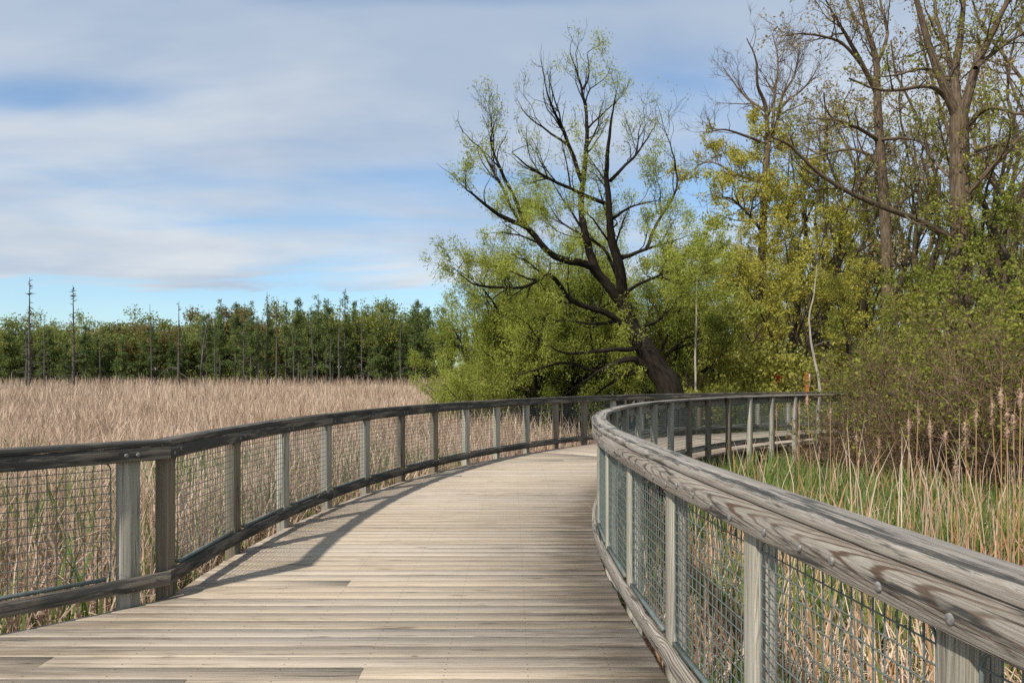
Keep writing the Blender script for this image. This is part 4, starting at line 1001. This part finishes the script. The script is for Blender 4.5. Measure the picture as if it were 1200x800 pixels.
# --- cattails standing on the right
def make_cattails():
    rng = np.random.default_rng(71)
    def head(seed, L=0.17, R=0.019):
        rg = np.random.default_rng(seed); mb = MB(); k = 9; n = 14; V = []
        for i in range(n):
            t = i/(n-1); r = R*(math.sin(math.pi*min(max(t, 0.02), 0.98))**0.45)*(0.55+0.85*rg.random()); c = rg.normal(0, 0.0035, 2)
            for j in range(k):
                a = j*2*math.pi/k; q = r*rg.uniform(0.65, 1.35); V.append((c[0]+q*math.cos(a), c[1]+q*math.sin(a), (t-0.5)*L))
        Q = [(i*k+j, i*k+(j+1) % k, (i+1)*k+(j+1) % k, (i+1)*k+j) for i in range(n-1) for j in range(k)]
        mb.add(V, Q)
        p = rg.normal(0, 1, (160, 3))*np.array((R*0.75, R*0.75, L*0.30)); W, Q2 = leaf_quads(rg, p, 0.020, 0.006, 0.1); mb.add(W, Q2)
        return mb.build('head', M['fluff'])
    heads = [head(900+i, 0.10+0.02*i, 0.012+0.003*(i % 3)) for i in range(5)]
    spots = [(973, 483, 9.5), (1004, 515, 8.4), (1065, 499, 7.4), (1076, 487, 7.8), (1090, 503, 7.0), (1120, 548, 6.2), (1131, 502, 6.4), (1144, 489, 7.3), (1162, 478, 6.6),
             (1173, 466, 6.0), (1180, 486, 5.6), (1188, 494, 5.9), (1196, 467, 5.7), (937, 481, 10.8), (946, 470, 10.4), (910, 485, 11.6), (1030, 520, 8.8), (1108, 512, 8.1)]
    labs = ['pale fluffy cattail left of the others, near the bramble tangle', 'short cattail stalk with a narrow head in the middle of the marsh', 'cattail leaning a little beside its taller twin, left of centre in the cattail stand',
            'taller of the two close cattails in front of the brown thicket', 'cattail with a thin drooping head right of the close pair', 'low cattail with a ragged head below the others', 'cattail with a thick double head in the right of the stand',
            'slim cattail with a small head right of the double headed one', 'tall cattail with two fluffs one above the other near the right edge', 'tallest cattail at the right edge of the stand', 'cattail with the fattest ragged head beside the tallest one',
            'tilted cattail right of the fattest ragged head', 'cattail cut by the right edge of the view', 'fat fluffy cattail in front of the end of the rail', 'thin cattail rising over the rail end beside the fat one',
            'small cattail standing before the last visible rail posts', 'short cattail near the green grass with a pale tip', 'cattail half hidden in front of the bramble foot']
    for i, ((px, py, Z), lab) in enumerate(zip(spots, labs)):
        b = np.array(at(px, Z)); top = P(px, py, Z)-b; lean = rng.normal(0, 0.05, 2); b[:2] -= lean; top[:2] += lean
        b[2] = float(ground_h(b[0], b[1]))-0.03; top[2] = P(px, py, Z)[2]-b[2]
        r = empty('cattail', tuple(b)); tag(r, lab, 'cattail', 'dry cattails behind the right railing')
        mb = MB(); mid = top*0.5+np.append(rng.normal(0, 0.02, 2), 0)
        tube(mb, [(0, 0, 0), mid*0.5, mid, (mid+top)/2, top, top*1.06+np.append(rng.normal(0, .01, 2), 0.05)], [0.006, 0.0056, 0.005, 0.0045, 0.004, 0.0015], 6)
        obj('stem', mb.build('stem', M['reed_orange'], True), r)
        h = obj('head', heads[i % 5], r); h.location = tuple(top); h.rotation_euler = (lean[1]*-0.8, lean[0]*0.8, rng.uniform(0, 6))
        if i in (6, 8, 10): h2 = obj('head', heads[(i+2) % 5], r); h2.location = tuple(top*0.93); h2.scale = (0.9, 0.9, 0.6)
make_cattails()

# ------------------------------------------------------------------ the far tree line across the marsh
def conifer(seed, H, R, dens, needle, bare=0.25, tr=0.17, br=0.028):
    s = Skeleton(seed); rg = s.r
    s.limb([(0, 0, -0.2), (rg.normal(0, .08), rg.normal(0, .08), H*0.5), (rg.normal(0, .12), rg.normal(0, .12), H)], tr, 0.025, 6)
    z = H*bare
    while z < H*0.985:
        t = (z-H*bare)/(H*(1-bare)); l = (R*(1-t)**0.8+0.22)*rg.uniform(0.45, 1.2); a = rg.uniform(0, 2*math.pi)
        d = np.array((math.cos(a), math.sin(a), rg.uniform(-0.25, 0.30)+0.3*t))
        lb = s.grow((0, 0, z), d/np.linalg.norm(d), l, br, 3, 0.12, -0.03, 3)
        if rg.random() < needle*(0.35+0.65*min(1, t*2.5)): s.leaves_on(lb[0], 16, 0.1)
        z += rg.exponential(1/dens)
    return s
def far_trees():
    cps = []
    for i, (H, R, d, nd) in enumerate(((12.5, 1.5, 7.5, 0.95), (13.5, 1.25, 6.5, 0.9), (11.5, 1.7, 8, 0.97), (13, 0.95, 5.5, 0.75), (14, 0.75, 4.5, 0.35))):
        s = conifer(700+i, H, R, d, nd); cps.append((s.wood_mesh('trunk', M['bark_grey']), s.leaf_mesh('crown', M['needle'], 0.34, 0.12, 0.15, 0.15, 3)))
    dps = [broadleaf(720, 9.5, 2.5, 0.18, 5, (2.0, 1.0), (1.9, 3.0), 13, 0.23, 0.17, M['bark_dark'], M['leaf_far'], spread=0.3, per=4),
           broadleaf(721, 9.0, 2.0, 0.16, 6, (2.0, 1.0), (1.9, 3.0), 12, 0.23, 0.17, M['bark_dark'], M['leaf_far_rust'], spread=0.3, per=4),
           broadleaf(722, 13.5, 5.0, 0.30, 5, (2.2, 1.1), (1.8, 2.8), 12, 0.28, 0.2, M['bark_dark'], M['leaf_green'], spread=0.3, trunk_leaf=False),
           broadleaf(723, 12.5, 6.0, 0.14, 4, (1.6, 0.8, 0.5), (1.6, 2, 2), 0, 0.2, 0.2, M['bark_grey'], None, trunk_leaf=False, open_=0.6)]
    rg = random.Random(9); f = {}
    def put(k, px, Z, sc, lab, grp):
        proto = cps[int(k[1])] if k[0] == 'c' else dps[int(k[1])]
        name = 'conifer_tree' if k[0] == 'c' else 'broadleaf_tree'
        if (k, name) not in f: o = f[(k, name)] = tree_obj(name, lab, 'tree', at(px, Z), proto[0], proto[1], rg.uniform(0, 6), sc, grp)
        else: o = again(f[(k, name)], at(px, Z), rg.uniform(0, 6), sc, lab)
        o['group'] = grp
    front = 'spruces and larches at the front of the far tree line'
    labs = ['dark spruce with a sharp tip, next to the bare pale tree', 'second dark spruce of the far row, slightly shorter than its neighbours', 'third dark spruce of the far row with a nearly bare stem',
            'gaunt larch with an almost bare spiky top left of the far row centre', 'thin bare topped larch in the middle of the far row', 'bushy green spruce in the middle of the far row', 'dark slim larch beside the tallest spruce group',
            'olive larch right of the row centre in the far tree line', 'tall larch rising over its neighbours near the big leafy tree', 'tallest spruce of the far tree line, just left of the big leafy tree']
    for (px, top, k), lab in zip(((258, 350, 'c1'), (276, 355, 'c0'), (294, 352, 'c1'), (313, 342, 'c4'), (335, 352, 'c3'), (350, 350, 'c0'), (353, 349, 'c4'), (372, 345, 'c1'), (383, 350, 'c2'), (404, 339, 'c3')), labs):
        Z = rg.uniform(112, 118); H = (12.5, 13.5, 11.5, 13, 14)[int(k[1])]; h = P(px, top, Z)[2]-GZ
        put(k, px, Z, (0.95*h/H, 0.95*h/H, h/H), lab, front)
    h = P(444, 342, 116)[2]-GZ; put('d2', 446, 116, h/13.5, 'big round headed green tree towering in the right half of the far tree line', 'tall leafy trees of the far tree line')
    put('d2', 412, 121, 0.93*h/13.5, 'narrower green leafy tree just left of the big round headed one', 'tall leafy trees of the far tree line')
    put('d2', 478, 119, 0.86*h/13.5, 'leafy green tree right of the big round headed one, close to the willows', 'tall leafy trees of the far tree line')
    put('d2', 430, 126, 0.97*h/13.5, 'leafy crown half hidden behind the big round headed tree', 'tall leafy trees of the far tree line')
    h = P(236, 353, 116)[2]-GZ; put('d3', 236, 114, h/12.5, 'slender bare pale tree standing alone left of the spruce row', 'bare trees of the far tree line')
    for i in range(40):
        px = 395+i*5.0+rg.uniform(-6, 6); Z = rg.uniform(114, 136)
        k = rg.choice(('c0', 'c1', 'c2', 'c2', 'c0')); h = P(px, rg.uniform(350, 386), Z)[2]-GZ; H = (12.5, 13.5, 11.5, 13, 14)[int(k[1])]
        put(k, px, Z, (0.95*h/H, 0.95*h/H, h/H), 'dense green conifer in the right part of the far tree line', 'conifers in the right part of the far tree line')
    for i in range(26):
        px = 240+i*7+rg.uniform(-6, 6); Z = rg.uniform(118, 138); k = rg.choice(('c0', 'c3', 'c1', 'c4', 'c3')); h = P(px, rg.uniform(358, 385), Z)[2]-GZ; H = (12.5, 13.5, 11.5, 13, 14)[int(k[1])]
        put(k, px, Z, (0.95*h/H, 0.95*h/H, h/H), 'spindly conifer in the second row of the far spruce stand', 'conifers in the second row of the far spruce stand')
    for i in range(70):
        px = -60+i*8.2+rg.uniform(-6, 6); Z = rg.uniform(124, 150); k = rg.choice(('d0', 'd0', 'd1', 'd0', 'd0')) if px < 330 else 'd0'
        h = P(px, rg.uniform(362, 392)+(7 if px < 220 else 0), Z)[2]-GZ
        put(k, px, Z, (1.25*h/9, 1.25*h/9, h/9), 'rusty olive broadleaf tree in the low far tree line' if k == 'd1' else 'green broadleaf tree in the low far tree line', 'broadleaf trees of the low far tree line')
    for i in range(16):
        px = -40+i*17+rg.uniform(-6, 6); Z = rg.uniform(117, 122); k = rg.choice(('c0', 'c2', 'c2')); h = P(px, rg.uniform(380, 398), Z)[2]-GZ; H = (12.5, 13.5, 11.5)[int(k[1])]
        put(k, px, Z, (1.2*h/H, 1.2*h/H, h/H), 'short dark cedar before the low broadleaf trees', 'short cedars before the low broadleaf trees')
    # dead snags standing in the reeds
    def snag(px, top, Z, seed, lab, R=1.3, d=3.0, fallen=False):
        h = P(px, top, Z)[2]-GZ; s = conifer(seed, h, R, d, 0.0, 0.12, 0.24, 0.085); b = at(px, Z)
        if fallen:
            for e in ((-3.4, 0.5, 2.2), (2.6, -0.5, 1.6)): s.smooth_limb([np.array(e), np.array((e[0]*0.45, 0.1, e[2]+1.4 if e[0] < 0 else 2.3)), np.array((0.05, 0, 3.6 if e[0] < 0 else 3.0))][::-1], 0.10, 0.04, 5)
        tree_obj('dead_tree', lab, 'dead tree', b, s.wood_mesh('trunk', M['bark_grey']), None)
    snag(35, 325, 100, 741, 'tall dead spruce snag at the far left, taller than the one beside it', 1.5, 4.0)
    snag(30, 385, 103, 742, 'short grey snag leaning close to the tallest dead spruce', 0.8, 2.6)
    snag(86, 334, 102, 743, 'second dead spruce snag from the left with drooping broken branches', 1.9, 4.0)
    snag(209, 353, 106, 744, 'dead snag with pale fallen branches propped against it', 1.2, 2.6, True)
    snag(398, 352, 113, 745, 'needle thin dead stem beside the tallest spruce', 0.5, 2)
    snag(324, 352, 113, 746, 'needle thin dead stem right of the gaunt larch', 0.5, 2)
    for i in range(11):
        px = (52, 118, 178, 252, 286, 303, 344, 366, 388, 424, 470)[i]; Z = rg.uniform(107, 113); h = P(px, rg.uniform(352, 392), Z)[2]-GZ
        s = conifer(760+i, h, rg.uniform(0.6, 1.5), 3.0, 0.0, 0.15, 0.14, 0.06)
        tree_obj('dead_tree', 'thin bare dead tree in front of the far tree line', 'dead tree', at(px, Z), s.wood_mesh('trunk', M['bark_grey']), None, 0, 1.0, 'thin dead trees along the far edge of the reeds')
    # stumps in front
    for px, hgt, lab in ((228, 1.9, 'short dark broken stump standing in the far reeds'), (158, 1.6, 'tiny dark stump at the edge of the far reeds')):
        mb = MB(); tube(mb, [(0, 0, -0.1), (0.03, 0, hgt*0.5), (-0.02, 0, hgt), (-0.03, 0, hgt+0.12)], [0.2, 0.16, 0.13, 0.02], 7)
        o = obj('tree_stump', mb.build('tree_stump', M['bark_dark'], True), None, at(px, 96)); tag(o, lab, 'stump')
    rng = np.random.default_rng(88)
    cs = [(*at(px, Z)[:2], GZ+rng.uniform(0.2, 3.6), rng.uniform(1.2, 2.4)) for px, Z in zip(rng.uniform(-80, 560, 330), rng.uniform(126, 165, 330))]
    scatter_mass('far_woods', 'dark shrubby undergrowth at the foot of the far tree line', 89, cs, 0.36, 0.26, 90, M['leaf_far'])
    cs = [(*at(px, Z)[:2], GZ+rng.uniform(0.0, 0.8), rng.uniform(0.6, 1.1)) for px, Z in zip(rng.uniform(-60, 520, 60), rng.uniform(114, 119, 60))]
    scatter_mass('undergrowth', 'low green bushes along the far edge of the reeds', 90, cs, 0.3, 0.2, 70, M['leaf_far'])
far_trees()
